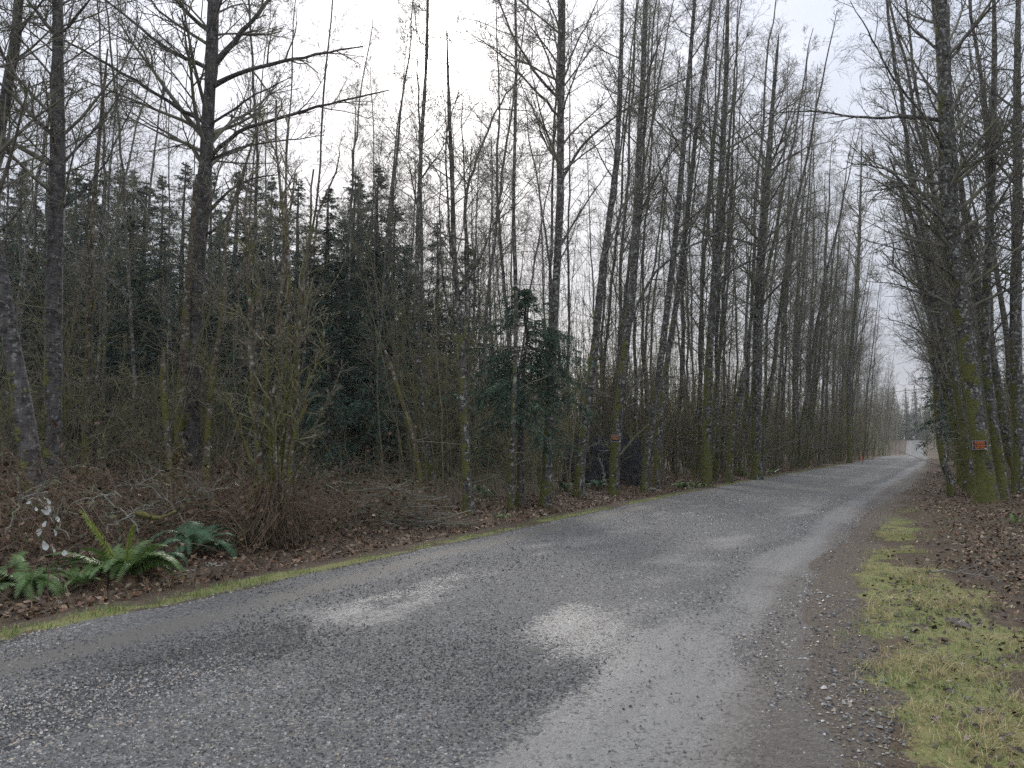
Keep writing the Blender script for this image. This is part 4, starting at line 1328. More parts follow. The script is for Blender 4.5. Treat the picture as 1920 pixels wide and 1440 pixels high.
d = np.stack([np.cos(a) * 0.35, np.sin(a) * 0.35, -np.ones(n)], -1) + rng.normal(size=(n, 3)) * 0.25
VN = grow(rng, p0, d, hh * rng.uniform(0.6, 1.4, n), 6, np.full(n, 0.1), 0.24)
VN[:, :, 2] = np.maximum(VN[:, :, 2], 0.02)
link('dead_vines', MB().tubes(VN, np.full((n, 6), 0.0042), 3).mesh('shrub_vines', M_DEAD), shrub)

# ------------------------------------------------------------------ brambles and dead stems over the forest edge
rng = np.random.default_rng(71)


def thicket(name, label, n, accept, xr, yr, height, length, mat, rad, per=3):
    X, Y = rng.uniform(*xr, n * 12), rng.uniform(*yr, n * 12)
    m = np.array([accept(x, y) for x, y in zip(X, Y)])
    X, Y = X[m][:n], Y[m][:n]
    k = len(X)
    P0 = np.stack([X, Y, gz(X, Y)], -1)
    a = rng.uniform(0, 6.28, k)
    d = np.stack([np.cos(a) * 0.6, np.sin(a) * 0.6, rng.uniform(0.5, 1.5, k)], -1)
    L = rng.uniform(*length, k)
    S = grow(rng, P0, d, L, 7, rng.uniform(-0.4, -0.14, k), 0.13)
    S[:, :, 2] = np.maximum(S[:, :, 2], gz(S[:, :, 0], S[:, :, 1]) + 0.01)
    RR = rad * rng.uniform(0.6, 1.3, k)[:, None] * np.linspace(1, 0.4, 7)[None]
    E, LE, ER = sub(rng, S, L, RR, per, 0.2, 1, (25, 70), (0.2, 0.5), 3, -0.05, 0.16, 0.7, 0.0025)
    o = link(name, MB().tubes(S, RR, 3).tubes(E, ER, 3).mesh(name, mat))
    tag(o, label, kind='stuff')
    return S


CLEAR = [(gpoint(232, 1098)[:2], 0.75), (gpoint(365, 1040)[:2], 0.7), (gpoint(55, 1118)[:2], 0.6), (gpoint(10, 1110)[:2], 0.5), (gpoint(90, 1075)[:2], 0.35)]


def clear_of(x, y):
    return all((c[0] - x) ** 2 + (c[1] - y) ** 2 > r * r for c, r in CLEAR)


zone_near = lambda x, y: float(fbm(x, y, 0.9, 77)) > 0.44 and x < left_edge(y) - 1.5 - 0.5 * float(fbm(x, y, 0.5, 3)) and clear_of(x, y) and 7 < depth_of(x, y) < 17 and -120 < screen_x(x, y) < 860
zone_far = lambda x, y: x < left_edge(y) - 2.2 and 14 < depth_of(x, y) < 32 and 500 < screen_x(x, y) < 1350 and not (heap_view(x, y) and depth_of(x, y) > 23)
bram = thicket('brambles', 'tangled brown bramble stems and dead bracken under the trees', 1700, zone_near, (-24, -7.5), (0, 18), 1.0, (0.7, 2.1), M_DEAD, 0.006)
thicket('undergrowth', 'low tangle of dead stems between the roadside trunks', 1000, zone_far, (-30, -8), (6, 32), 0.8, (0.6, 1.8), M_SAP, 0.006)
zone_right = lambda x, y: x > right_edge(y) + 1.3 and x < right_edge(y) + 6
thicket('undergrowth', 'sparse dead stems in the leaf litter below the POSTED sign', 420, zone_right, (0.8, 7), (9, 60), 0.5, (0.3, 0.9), M_DEAD, 0.005)
thicket('undergrowth', 'low dead stems along the foot of the long alder row', 900, lambda x, y: left_edge(y) - 4.5 < x < left_edge(y) - 1.0, (-12, -3.5), (24, 110), 0.5, (0.3, 1.1), M_DEAD, 0.007)

# ------------------------------------------------------------------ leaf litter
def leaves_mesh(name, label, X, Y, size, cols, seed, lift=0.02, z=None, tilt=0.5):
    rng = np.random.default_rng(seed)
    n = len(X)
    Z = (gz(X, Y) if z is None else z) + rng.uniform(0.003, lift, n)
    a = rng.uniform(0, 6.28, n)
    t = np.stack([np.cos(a), np.sin(a), rng.normal(size=n) * tilt], -1)
    t = norm(t)
    up = norm(np.stack([rng.normal(size=n) * tilt, rng.normal(size=n) * tilt, np.ones(n)], -1))
    s = norm(np.cross(up, t))
    up = np.cross(t, s)
    L = rng.uniform(*size, n)[:, None]
    Wd = L * rng.uniform(0.28, 0.5, n)[:, None]
    curl = L * rng.uniform(-0.1, 0.35, n)[:, None]
    c0 = np.stack([X, Y, Z], -1)
    v0 = c0 - t * L * 0.5 + up * curl * 0.5
    v1 = c0 + s * Wd + up * curl
    v2 = c0 + t * L * 0.5 + up * curl * 0.4
    v3 = c0 - s * Wd + up * curl
    V = np.stack([v0, v1, v2, v3], 1).reshape(-1, 3)
    i = np.arange(n) * 4
    T = np.concatenate([np.stack([i, i + 1, i + 2], 1), np.stack([i, i + 2, i + 3], 1)])
    cc = np.array(cols)
    C = cc[rng.integers(len(cc), size=n)] * rng.uniform(0.5, 1.3, (n, 1)) * np.array([1.05, 0.97, 0.78])
    o = link(name, MB().add(V, T=T, C=np.repeat(C, 4, 0)).mesh(name, M_LEAF, False, True))
    tag(o, label, kind='stuff')
    return o


BROWN = [(0.15, 0.10, 0.07), (0.21, 0.135, 0.09), (0.075, 0.052, 0.038), (0.27, 0.195, 0.135), (0.33, 0.275, 0.22), (0.045, 0.034, 0.029), (0.19, 0.10, 0.06), (0.11, 0.075, 0.055)]
rl = np.random.default_rng(81)


def scatter(n, xr, yr, dens, power=1.0):
    X = rl.uniform(*xr, n)
    Y = yr[0] + (yr[1] - yr[0]) * rl.uniform(size=n) ** power
    keep = rl.uniform(size=n) < dens(X, Y)
    return X[keep], Y[keep]


X, Y = scatter(120000, (-1, 9), (2.5, 60), lambda X, Y: smooth((X - right_edge(Y) - np.interp(Y, [3, 8, 12, 18, 24], [1.1, 0.8, 0.6, 0.4, 0.2]) + (fbm(X, Y, 1.2, 91) - 0.5) * 1.8) / 1.2) * (X < 0.13 * Y + 2.0), 1.5)
leaves_mesh('leaf_litter', 'brown fallen leaves carpeting the ground below the POSTED sign', X, Y, (0.022, 0.08), BROWN, 82, 0.025)
X, Y = scatter(8000, (-0.6, 3.2), (2.4, 13), lambda X, Y: verge_grass(X, Y) * smooth((X - right_edge(Y) - 0.1) / 0.6) * (0.25 + smooth((fbm(X, Y, 1.4, 93) - 0.38) / 0.2)) * 0.9, 1.3)
leaves_mesh('leaf_litter', 'dark wet leaves strewn thinly over the near mossy grass', X, Y, (0.025, 0.06), [(0.05, 0.036, 0.03), (0.09, 0.06, 0.045), (0.035, 0.028, 0.026), (0.14, 0.10, 0.075)], 89, 0.035)
X, Y = scatter(90000, (-17, -4), (1, 60), lambda X, Y: smooth((left_edge(Y) - 0.42 - X) / 0.3) * (X > left_edge(Y) - np.interp(Y, [0, 10, 20, 60], [6, 5, 3.5, 2.5])), 1.4)
leaves_mesh('leaf_litter', 'brown fallen leaves along the forest edge opposite the POSTED sign', X, Y, (0.03, 0.10), BROWN + [(0.13, 0.065, 0.04)], 83, 0.05)
# dead leaves caught in the bramble stems
sel = bram.reshape(-1, 3)
sel = sel[np.random.default_rng(4).uniform(size=len(sel)) < 0.55]
# lichen-grey fallen limbs arching through the brambles
rng = np.random.default_rng(73)
for i, (x0, y0, x1, y1, dd) in enumerate([(20, 960, 120, 905, 11.0), (90, 985, 230, 930, 10.5), (170, 960, 300, 910, 12.0), (260, 1000, 170, 925, 10.2), (300, 970, 430, 915, 12.2), (130, 1010, 40, 940, 9.8), (350, 985, 250, 900, 11.6), (60, 920, 190, 880, 13.0), (230, 935, 330, 880, 13.0), (420, 960, 330, 890, 12.6), (10, 1000, 75, 930, 9.6), (200, 1000, 300, 955, 10.0)]):
    a_, b_ = at(x0, y0, dd), at(x1, y1, dd + rng.uniform(-0.6, 0.9))
    a_[2] = max(a_[2], float(gz(a_[0], a_[1])) + 0.02)
    mid_ = (a_ + b_) / 2 + np.array([0, 0, rng.uniform(0.08, 0.25)])
    LP = resample(np.array([a_, (a_ + mid_) / 2 + [0, 0, 0.05], mid_, (mid_ + b_) / 2 + [0, 0, 0.05], b_]) - a_, 12)
    LP[1:] += rng.normal(size=(11, 3)) * 0.025
    LR = np.linspace(0.013, 0.005, 12)
    S1, L1, R1 = sub(rng, LP[None], np.array([np.linalg.norm(np.diff(LP, axis=0), axis=1).sum()]), LR[None], 9, 0.15, 1, (25, 65), (0.15, 0.4), 5, -0.02, 0.2, 0.6, 0.004)
    S2, L2, R2 = sub(rng, S1, L1, R1, 4, 0.2, 1, (25, 65), (0.2, 0.5), 3, 0, 0.2, 0.7, 0.003)
    o = link('fallen_branch', MB().tubes(LP[None], LR[None], 6).tubes(S1, R1, 4).tubes(S2, R2, 3).mesh('lichen_branch', M_LICHEN), loc=a_)
    tag(o, 'lichen-grey dead branch arching through the brambles beside the white-leaved spray', 'branch', 'lichen-grey branches in the brambles')
leaves_mesh('bramble_leaves', 'withered brown and olive leaves caught in the brambles', sel[:, 0], sel[:, 1], (0.05, 0.11), [(0.10, 0.05, 0.035), (0.14, 0.08, 0.05), (0.06, 0.075, 0.03), (0.08, 0.10, 0.035), (0.05, 0.034, 0.026), (0.16, 0.11, 0.075)], 84, 0.05, z=sel[:, 2], tilt=0.9)

# ------------------------------------------------------------------ grass, straw and moss on the verges
def blades(name, label, X, Y, hgt, width, cols, seed, lean=0.8, z=None):
    rng = np.random.default_rng(seed)
    n = len(X)
    Z = gz(X, Y) if z is None else z
    a = rng.uniform(0, 6.28, n)
    h = (rng.uniform(*hgt, n) * (0.35 + 1.3 * smooth((fbm(X, Y, 3.0, 97) - 0.3) / 0.4)))[:, None]
    ln = np.stack([np.cos(a), np.sin(a), np.zeros(n)], -1) * rng.uniform(0.2, lean, n)[:, None]
    s = np.stack([-np.sin(a), np.cos(a), np.zeros(n)], -1) * width * rng.uniform(0.6, 1.4, n)[:, None]
    b0 = np.stack([X, Y, Z], -1)
    up = np.array([0, 0, 1.0])
    m = b0 + (up * 0.6 + ln * 0.35) * h
    t = b0 + (up * 0.75 + ln) * h
    V = np.stack([b0 - s, b0 + s, m + s * 0.8, m - s * 0.8, t], 1).reshape(-1, 3)
    i = np.arange(n) * 5
    Qs = np.stack([i, i + 1, i + 2, i + 3], 1)
    T = np.stack([i + 3, i + 2, i + 4], 1)
    cc = np.array(cols)
    C = cc[rng.integers(len(cc), size=n)] * rng.uniform(0.7, 1.3, (n, 1))
    o = link(name, MB().add(V, Qs, T, np.repeat(C, 5, 0)).mesh(name, M_GRASS, False, True))
    tag(o, label, kind='stuff')


GREEN = [(0.25, 0.33, 0.11), (0.36, 0.41, 0.16), (0.16, 0.24, 0.085), (0.50, 0.44, 0.23), (0.29, 0.38, 0.14), (0.12, 0.17, 0.07), (0.42, 0.43, 0.19), (0.22, 0.19, 0.09)]
STRAW = [(0.52, 0.42, 0.21), (0.58, 0.48, 0.27), (0.38, 0.29, 0.15)]
X, Y = scatter(165000, (-1.4, 3.2), (2.4, 24), lambda X, Y: np.maximum(verge_grass(X, Y), 0.28 * smooth((fbm(X, Y, 4.5, 99) - 0.56) / 0.08) * smooth((X - right_edge(Y) + 0.35) / 0.3)) * (0.25 + 0.75 * smooth((fbm(X, Y, 7.0, 98, 2) - 0.34) / 0.12)) * (X < 0.13 * Y + 1.4), 1.6)
blades('grass', 'mossy yellow-green grass on the verge nearest the camera', X, Y, (0.012, 0.06), 0.0022, GREEN, 85, 1.5)
X, Y = scatter(60000, (-1.4, 3.0), (2.4, 15), lambda X, Y: verge_grass(X, Y) * (0.12 + smooth((fbm(X, Y, 1.6, 95) - 0.42) / 0.12)) * (X < 0.13 * Y + 1.4), 1.5)
blades('dry_grass', 'straw-coloured dead grass lying over the near verge', X, Y, (0.03, 0.11), 0.0016, STRAW, 86, 3.0)
X, Y = scatter(120000, (-7.6, -4), (1.5, 60), lambda X, Y: verge_grass(X, Y) * (X < left_edge(Y) + 0.3), 1.3)
blades('grass', 'narrow strip of grass along the far edge of the gravel', X, Y, (0.02, 0.06), 0.0035, GREEN[:3] + [(0.17, 0.18, 0.05)], 87, 1.0)
X, Y = scatter(16000, (-9.5, -6.5), (1.5, 34), lambda X, Y: smooth((left_edge(Y) - 0.38 - X) / 0.2) * smooth((X - left_edge(Y) + 1.6) / 0.6), 1.2)
blades('dry_grass', 'matted dead straw and stems between the brambles and the road', X, Y, (0.05, 0.2), 0.0022, [(0.28, 0.2, 0.125), (0.18, 0.12, 0.075), (0.40, 0.31, 0.20), (0.12, 0.08, 0.055)], 88, 2.6)

# ------------------------------------------------------------------ gravel stones
OCT = np.array([[1, 0, -0.35], [-1, 0, -0.35], [0, 1, -0.35], [0, -1, -0.35], [0, 0, 1]])
OCT_T = np.array([[0, 2, 4], [2, 1, 4], [1, 3, 4], [3, 0, 4]])


def stones(name, label, X, Y, size, seed, z, cols):
    rng = np.random.default_rng(seed)
    n = len(X)
    s = (size[0] + (size[1] - size[0]) * rng.uniform(size=n) ** 2.2)[:, None, None] * 0.5
    V = OCT[None] * rng.uniform(0.65, 1.25, (n, 5, 1)) + rng.normal(size=(n, 5, 3)) * 0.16
    V = V * np.array([1.15, 0.95, 0.62])
    a = rng.uniform(0, 6.28, n)
    ca, sa = np.cos(a), np.sin(a)
    x = V[:, :, 0] * ca[:, None] - V[:, :, 1] * sa[:, None]
    y = V[:, :, 0] * sa[:, None] + V[:, :, 1] * ca[:, None]
    V = np.stack([x, y, V[:, :, 2]], -1) * s
    V = V + np.stack([X, Y, z + s[:, 0, 0] * 0.25], -1)[:, None, :]
    i = (np.arange(n) * 5)[:, None, None] + OCT_T[None]
    cc = np.array(cols)
    C = cc[np.minimum((rng.uniform(size=n) ** 1.3 * len(cc)).astype(int), len(cc) - 1)] * rng.uniform(0.7, 1.3, (n, 1))
    C = C * (0.55 + 0.8 * smooth((fbm(X, Y * 0.45, 0.9, 58, 4) - 0.3) / 0.4))[:, None]
    o = link(name, MB().add(V.reshape(-1, 3), T=i.reshape(-1, 3), C=np.repeat(C, 5, 0)).mesh(name, M_STONE, False, True))
    tag(o, label, kind='stuff')


GREYS = [(0.042, 0.04, 0.039), (0.075, 0.072, 0.069), (0.125, 0.12, 0.113), (0.06, 0.058, 0.055), (0.20, 0.193, 0.18), (0.155, 0.15, 0.14), (0.29, 0.278, 0.255), (0.38, 0.365, 0.335), (0.32, 0.26, 0.185)]


def gravel_density(X, Y):
    u = X - ((left_edge(Y) + right_edge(Y)) / 2 + 3.55)
    n = fbm(X, Y * 0.4, 1.0, 51)
    d = np.clip(1.0 - 1.15 * mud_mask(X, Y) + (n - 0.5) * 0.7, 0.02, 1)
    d = d * (1 - 0.95 * np.exp(-((u + 5.85) / 0.22) ** 2))
    d = np.where(u > -0.95, 0.16, d)
    return d * (X > left_edge(Y)) * (X < right_edge(Y) + 0.1) * (np.abs(0) < 1)


def in_view(X, Y, pad=80):
    d = X * HF[0] + Y * HF[1]
    sx = W0 / 2 + F0 * (X * CR[0] + Y * CR[1]) / np.maximum(d, 0.1)
    sy = HORIZON_Y + F0 * EYE / np.maximum(d, 0.1)
    return (d > 2.5) & (sx > -pad) & (sx < W0 + pad) & (sy < H0 + 120)


X, Y = scatter(560000, (-7, 0.6), (0.2, 9), lambda X, Y: gravel_density(X, Y) * in_view(X, Y) * np.clip((7.2 - (X * HF[0] + Y * HF[1])) / 2.0, 0, 1) * 0.8)
stones('gravel', 'loose dark gravel stones strewn over the near road surface', X, Y, (0.006, 0.025), 52, road_z(X, Y) - 0.002, GREYS)
X, Y = scatter(90000, (-7, 0.6), (2, 24), lambda X, Y: gravel_density(X, Y) * in_view(X, Y) * np.clip(((X * HF[0] + Y * HF[1]) - 4.6) / 2.0, 0, 1) * 0.8, 1.4)
stones('gravel', 'loose gravel stones on the road further off', X, Y, (0.014, 0.034), 53, road_z(X, Y) - 0.002, GREYS)
X, Y = scatter(5200, (-1.2, 1.4), (2.4, 9), lambda X, Y: smooth((X - right_edge(Y) + 0.5) / 0.3) * smooth((right_edge(Y) + 0.75 - X) / 0.4) * smooth((fbm(X, Y, 1.5, 57) - 0.35) / 0.2))
stones('pebbles', 'pale rounded pebbles along the dirt shoulder beside the near grass', X, Y, (0.012, 0.045), 54, gz(X, Y) + 0.006, GREYS[2:] + [(0.28, 0.27, 0.25), (0.2, 0.19, 0.175)])

# ------------------------------------------------------------------ big fallen leaves on the near verge, one by one
def maple_leaf_mesh(seed):
    rng = np.random.default_rng(seed)
    n = 22
    a = np.linspace(0, 2 * math.pi, n, endpoint=False)
    r = 0.55 + 0.32 * np.abs(np.cos(a * 2.5)) + rng.normal(size=n) * 0.06
    r = r * (1 - 0.35 * np.exp(-((a - math.pi) / 0.35) ** 2))
    x, y = r * np.cos(a), r * np.sin(a)
    z = 0.28 * (np.abs(np.sin(a * 1.5 + seed)) ** 2) * r + rng.normal(size=n) * 0.05
    mid = np.stack([x * 0.5, y * 0.5, z * 0.35], -1)
    V = np.concatenate([[[0, 0, 0]], mid, np.stack([x, y, z], -1)])
    T = [[0, 1 + i, 1 + (i + 1) % n] for i in range(n)]
    Qd = [[1 + i, 1 + n + i, 1 + n + (i + 1) % n, 1 + (i + 1) % n] for i in range(n)]
    return MB().add(V, np.array(Qd), np.array(T)).mesh('maple_leaf', M_BIGLEAF)


M_BIGLEAF = plain_material('wet_brown_leaf', (0.035, 0.024, 0.022), (0.095, 0.062, 0.05), 3.0, 0.38, 0.5, 0.4)
M_GREYLEAF = plain_material('wet_grey_leaf', (0.06, 0.048, 0.042), (0.13, 0.105, 0.092), 3.0, 0.4, 0.5, 0.4)
big = [(1790, 1172, 0.13, 'largest curled dark brown leaf lying on the near grass', M_BIGLEAF), (1812, 1178, 0.08, 'smaller brown leaf touching the largest curled leaf', M_GREYLEAF), (1757, 1130, 0.085, 'flat grey wet leaf above the largest curled leaf', M_GREYLEAF), (1705, 1120, 0.06, 'small dark curled leaf in the grass toward the road', M_BIGLEAF)]
ml = [maple_leaf_mesh(900 + i) for i in range(5)]
for i, (x, y, s, lb, mm) in enumerate(big):
    g = gpoint(x, y)
    me = ml[i % 5].copy()
    me.materials[0] = mm
    tag(link('fallen_leaf', me, loc=(g[0], g[1], g[2] + 0.025), rot=(0.15, -0.1, i * 1.7), scale=s * 0.75), lb, 'leaf')
rb = np.random.default_rng(55)
for i in range(46):
    x, y = rb.uniform(1690, 1925), rb.uniform(1090, 1430)
    if x < 1640 + (y - 1090) * 0.35:
        continue
    g = gpoint(x, y)
    me = ml[i % 5]
    o = link('fallen_leaf', me, loc=(g[0], g[1], g[2] + 0.015), rot=(rb.normal() * 0.25, rb.normal() * 0.25, rb.uniform(0, 6.28)), scale=rb.uniform(0.022, 0.05))
    tag(o, 'small dark wet leaf scattered over the near mossy grass', 'leaf', 'dark leaves scattered on the near grass')

# ------------------------------------------------------------------ sword ferns
def frond_mesh(seed, L, arch, tint):
    rng = np.random.default_rng(seed)
    k = 24
    t = np.linspace(0, 1, k)
    x = L * (t * (1 - 0.18 * arch * t))
    z = L * (0.75 * t - arch * 0.85 * t ** 2.2)
    P = np.stack([x * 0.8, np.sin(t * 2 + seed) * 0.03 * L, z], 1)
    mb = MB()
    c = np.array(tint)
    mb.tubes(P[None], np.linspace(0.005, 0.0015, k)[None], 4, C=np.array([[0.10, 0.085, 0.03]]))
    n = 36
    tp = np.linspace(0.12, 0.99, n)
    for sgn in (-1, 1):
        q, T = along(P[None], np.zeros(n, int), tp)
        sd_ = norm(np.cross(T, np.array([0, 0, 1.0]))) * sgn
        ln = L * 0.15 * np.minimum(1, 0.55 + tp * 2.2) * (1 - tp) ** 0.5 + L * 0.012
        dn = norm(sd_ + T * 0.35 + np.array([0, 0, -0.15]) + rng.normal(size=(n, 3)) * 0.07)
        w = T * (L * 0.0125)
        tip = q + dn * ln[:, None]
        m = q + dn * (ln * 0.35)[:, None] + np.array([0, 0, 0.004])
        V = np.stack([q - w * 0.7, m - w * 0.7, tip, m + w * 0.8, q + w * 0.9], 1).reshape(-1, 3)
        i = np.arange(n) * 5
        Qs = np.stack([i, i + 1, i + 3, i + 4], 1)
        Ts = np.stack([i + 1, i + 2, i + 3], 1)
        C = c * rng.uniform(0.7, 1.3, (n, 1))
        mb.add(V, Qs, Ts, np.repeat(C, 5, 0))
    return mb.mesh('frond', M_FERN, False, True)


fr_green = [frond_mesh(i, 1.0, a, (0.12, 0.21, 0.055)) for i, a in enumerate((0.55, 0.8, 1.0, 1.15))]
fr_dark = [frond_mesh(10 + i, 1.0, a, (0.06, 0.135, 0.06)) for i, a in enumerate((0.7, 0.95, 1.15))]
fr_brown = [frond_mesh(30 + i, 1.0, a, (0.14, 0.085, 0.045)) for i, a in enumerate((1.2, 1.35))]
fr_young = [frond_mesh(20 + i, 1.0, a, (0.22, 0.28, 0.04)) for i, a in enumerate((0.15, 0.35))]
rfn = np.random.default_rng(66)


def fern(x, y, size, n, label, protos, upright=0, depth=None):
    g = gpoint(x, y) if depth is None else np.append(at(x, y, depth)[:2], 0)
    if depth is not None:
        g[2] = float(gz(g[0], g[1]))
    e = tag(link('sword_fern', None, loc=g), label, 'fern')
    e.empty_display_size = 0.1
    for i in range(n):
        s = size * rfn.uniform(0.75, 1.15)
        link('frond', protos[rfn.integers(len(protos))], e, rot=(rfn.normal() * 0.25, rfn.uniform(-0.4, 0.15), i * 6.283 / n + rfn.normal() * 0.25), scale=s, loc=(0, 0, 0.03))
    for i in range(max(1, n // 5)):
        link('dead_frond', fr_brown[i % 2], e, rot=(rfn.normal() * 0.3, rfn.uniform(0.0, 0.35), rfn.uniform(0, 6.28)), scale=size * rfn.uniform(0.6, 0.95), loc=(0, 0, 0.03))
    for i in range(upright):
        # tall young fronds standing up
        ang = YAW + (math.pi + 0.5 if i == 0 else -0.5)
        link('frond', fr_young[0], e, rot=(0.5 if i else -0.5, -0.40 if i == 0 else -0.30, ang), scale=size * (0.95 if i == 0 else 0.8), loc=(0, 0, 0.1))


fern(232, 1090, 1.0, 28, 'bright green sword fern with two tall upright fronds by the road', fr_green, 2)
fern(365, 1038, 1.05, 20, 'dark glossy sword fern at the foot of the many-stemmed shrub', fr_dark)
fern(55, 1115, 0.8, 18, 'low green fern at the picture edge under the white-leaved bramble', fr_green)
fern(8, 1108, 0.7, 14, 'small fern cut by the picture edge', fr_green)
fern(1278, 918, 0.75, 14, 'fern clump at the road edge below the upright alder', fr_green)
fern(1312, 914, 0.55, 10, 'smaller fern clump touching the one below the upright alder', fr_green)
fern(1060, 920, 0.75, 12, 'fern between the straight pale alder and the leaning mossy alder', fr_dark)
fern(1122, 915, 0.8, 13, 'fern at the foot of the PRIVATE PROPERTY sign tree', fr_dark)
fern(945, 975, 0.34, 9, 'small fern on the litter before the hemlock trunk', fr_green)
fern(905, 930, 0.7, 11, 'fern in shade behind the dark forking alder', fr_dark)
fern(1395, 894, 0.7, 11, 'distant fern clump under the broken leaning trunk', fr_green)
fern(1450, 889, 0.6, 10, 'farthest fern clump along the alder row', fr_green)
fern(690, 968, 0.6, 10, 'dark fern growing on the brush pile', fr_dark)
fern(640, 935, 0.8, 11, 'fern in front of the young cedar', fr_dark)
fern(1905, 985, 0.4, 9, 'small fern on the leaf litter at the picture edge below the POSTED sign tree', fr_green)
fern(300, 1058, 0.6, 12, 'small fern filling the gap between the bright fern and the dark glossy fern', fr_dark)
fern(150, 1105, 0.5, 11, 'small fern hiding the foot of the bright upright fern', fr_green)
fern(455, 1000, 0.6, 9, 'fern tucked behind the vine skirt of the many-stemmed shrub', fr_dark)

# ------------------------------------------------------------------ bramble spray with pale undersides of leaves
M_WHITELEAF = plain_material('pale_leaf_underside', (0.55, 0.58, 0.52), (0.78, 0.80, 0.74), 9.0, 0.6, 0.3, 0.2)
M_REDSTEM = plain_material('red_bramble_stem', (0.10, 0.055, 0.05), (0.16, 0.09, 0.08), 12.0, 0.6, 0.3, 0.2)
bd = 8.2
b0 = at(90, 1070, bd)
b0[2] = float(gz(b0[0], b0[1]))
spray = tag(link('bramble_spray', None, loc=b0), 'upright bramble spray showing pale white leaf undersides', 'bramble')
spray.empty_display_size = 0.1
curve = np.array([b0] + [at(x, y, bd) for x, y in ((93, 1030), (95, 990), (92, 955), (86, 948))]) - b0
link('stem', MB().tubes(resample(curve, 14)[None], np.linspace(0.006, 0.003, 14)[None], 5).mesh('bramble_stem', M_REDSTEM), spray)
n = 12
tq = np.linspace(0, 1, n)
half = 0.30 * np.sin(tq ** 0.8 * math.pi) ** 0.9
V = np.concatenate([np.stack([tq, half, 0.05 * np.sin(tq * 9)], -1), np.stack([tq, -half, 0.05 * np.cos(tq * 9)], -1), np.stack([tq, tq * 0, -0.06 * np.sin(tq * math.pi)], -1)])
Ql = [[i, i + 1, 2 * n + i + 1, 2 * n + i] for i in range(n - 1)] + [[2 * n + i, 2 * n + i + 1, n + i + 1, n + i] for i in range(n - 1)]
leafm = MB().add(V, np.array(Ql)).mesh('bramble_leaf', M_WHITELEAF)
rw = np.random.default_rng(31)
pet = MB()
curve = resample(curve, 24)
for (x, y, s) in ((84, 950, 0.055), (94, 946, 0.06), (90, 952, 0.05), (93, 964, 0.075), (107, 968, 0.055), (75, 990, 0.075), (80, 988, 0.065), (106, 1005, 0.07), (116, 1037, 0.085), (88, 1032, 0.09), (103, 1038, 0.07), (58, 941, 0.045), (70, 958, 0.04)):
    p = at(x, y, bd) - b0
    j = int(np.argmin(np.linalg.norm(curve - p, axis=1)))
    pet.tubes(np.stack([curve[j], (curve[j] + p) / 2 + np.array([0, 0, 0.02]), p])[None], np.array([[0.003, 0.0022, 0.0018]]), 4)
    link('leaf', leafm, spray, loc=p, rot=(math.pi / 2 + rw.normal() * 0.35, rw.uniform(0, 6.28), YAW + rw.normal() * 0.4), scale=s * 1.2)

tag(link('leaf_stalks', pet.mesh('bramble_stalks', M_REDSTEM), spray), kind='stuff')

# ------------------------------------------------------------------ dark heap, brush pile, sticks
M_HEAP = plain_material('dark_heap', (0.010, 0.011, 0.016), (0.04, 0.038, 0.044), 6.0, 0.75, 0.3, 1.0)
hb = at(1140, 828, 28.5)
hb[2] = float(gz(hb[0], hb[1]))
rng = np.random.default_rng(77)
mb = MB()
for (cx, w, h, dz) in ((1180, 30, 84, 0.0), (1128, 30, 86, 0.3), (1078, 27, 82, 0.5), (1150, 40, 52, 0.2), (1100, 40, 50, 0.4)):
    c = at(cx, 828, 28.5 + dz) - hb
    c[2] = 0
    nu, nv = 28, 14
    uu, vv = np.meshgrid(np.linspace(0, 2 * math.pi, nu, endpoint=False), np.linspace(0, 0.5 * math.pi, nv))
    rx = w / F0 * 28.5
    hz = h / F0 * 28.5
    bumpn = 1 + 0.26 * (fbm(uu * 2 + cx, vv * 3, 1.5, int(cx)) - 0.5) * 2 + rng.normal(size=uu.shape) * 0.05
    Vx = np.cos(uu) * np.cos(vv) ** 0.85 * rx * bumpn + c[0]
    Vy = np.sin(uu) * np.cos(vv) ** 0.85 * rx * 0.8 * bumpn + c[1]
    Vz = np.sin(vv) ** 0.9 * hz * bumpn - 0.1
    idx = np.arange(nu * nv).reshape(nv, nu)
    Qd = np.stack([idx[:-1], np.roll(idx[:-1], -1, 1), np.roll(idx[1:], -1, 1), idx[1:]], -1).reshape(-1, 4)
    mb.add(np.stack([Vx, Vy, Vz], -1).reshape(-1, 3), Qd)
heap = tag(link('dark_heap', None, loc=hb), 'dark lumpy heap among the trees behind the PRIVATE PROPERTY sign', 'heap')
link('body', mb.mesh('heap_body', M_HEAP), heap)
n = 90
a = rng.uniform(-1.7, 1.7, n)
p0 = np.stack([a, rng.uniform(-0.9, -0.2, n), rng.uniform(0.3, 1.5, n)], -1)
RT = grow(rng, p0, np.stack([rng.normal(size=n) * 0.6, -np.ones(n) * 0.3, rng.normal(size=n) * 0.5 - 0.3], -1), rng.uniform(0.4, 1.4, n), 6, np.full(n, -0.12), 0.25)
link('root_strands', MB().tubes(RT, np.full((n, 6), 0.009) * np.linspace(1, 0.4, 6), 3).mesh('heap_roots', M_SAP), heap)


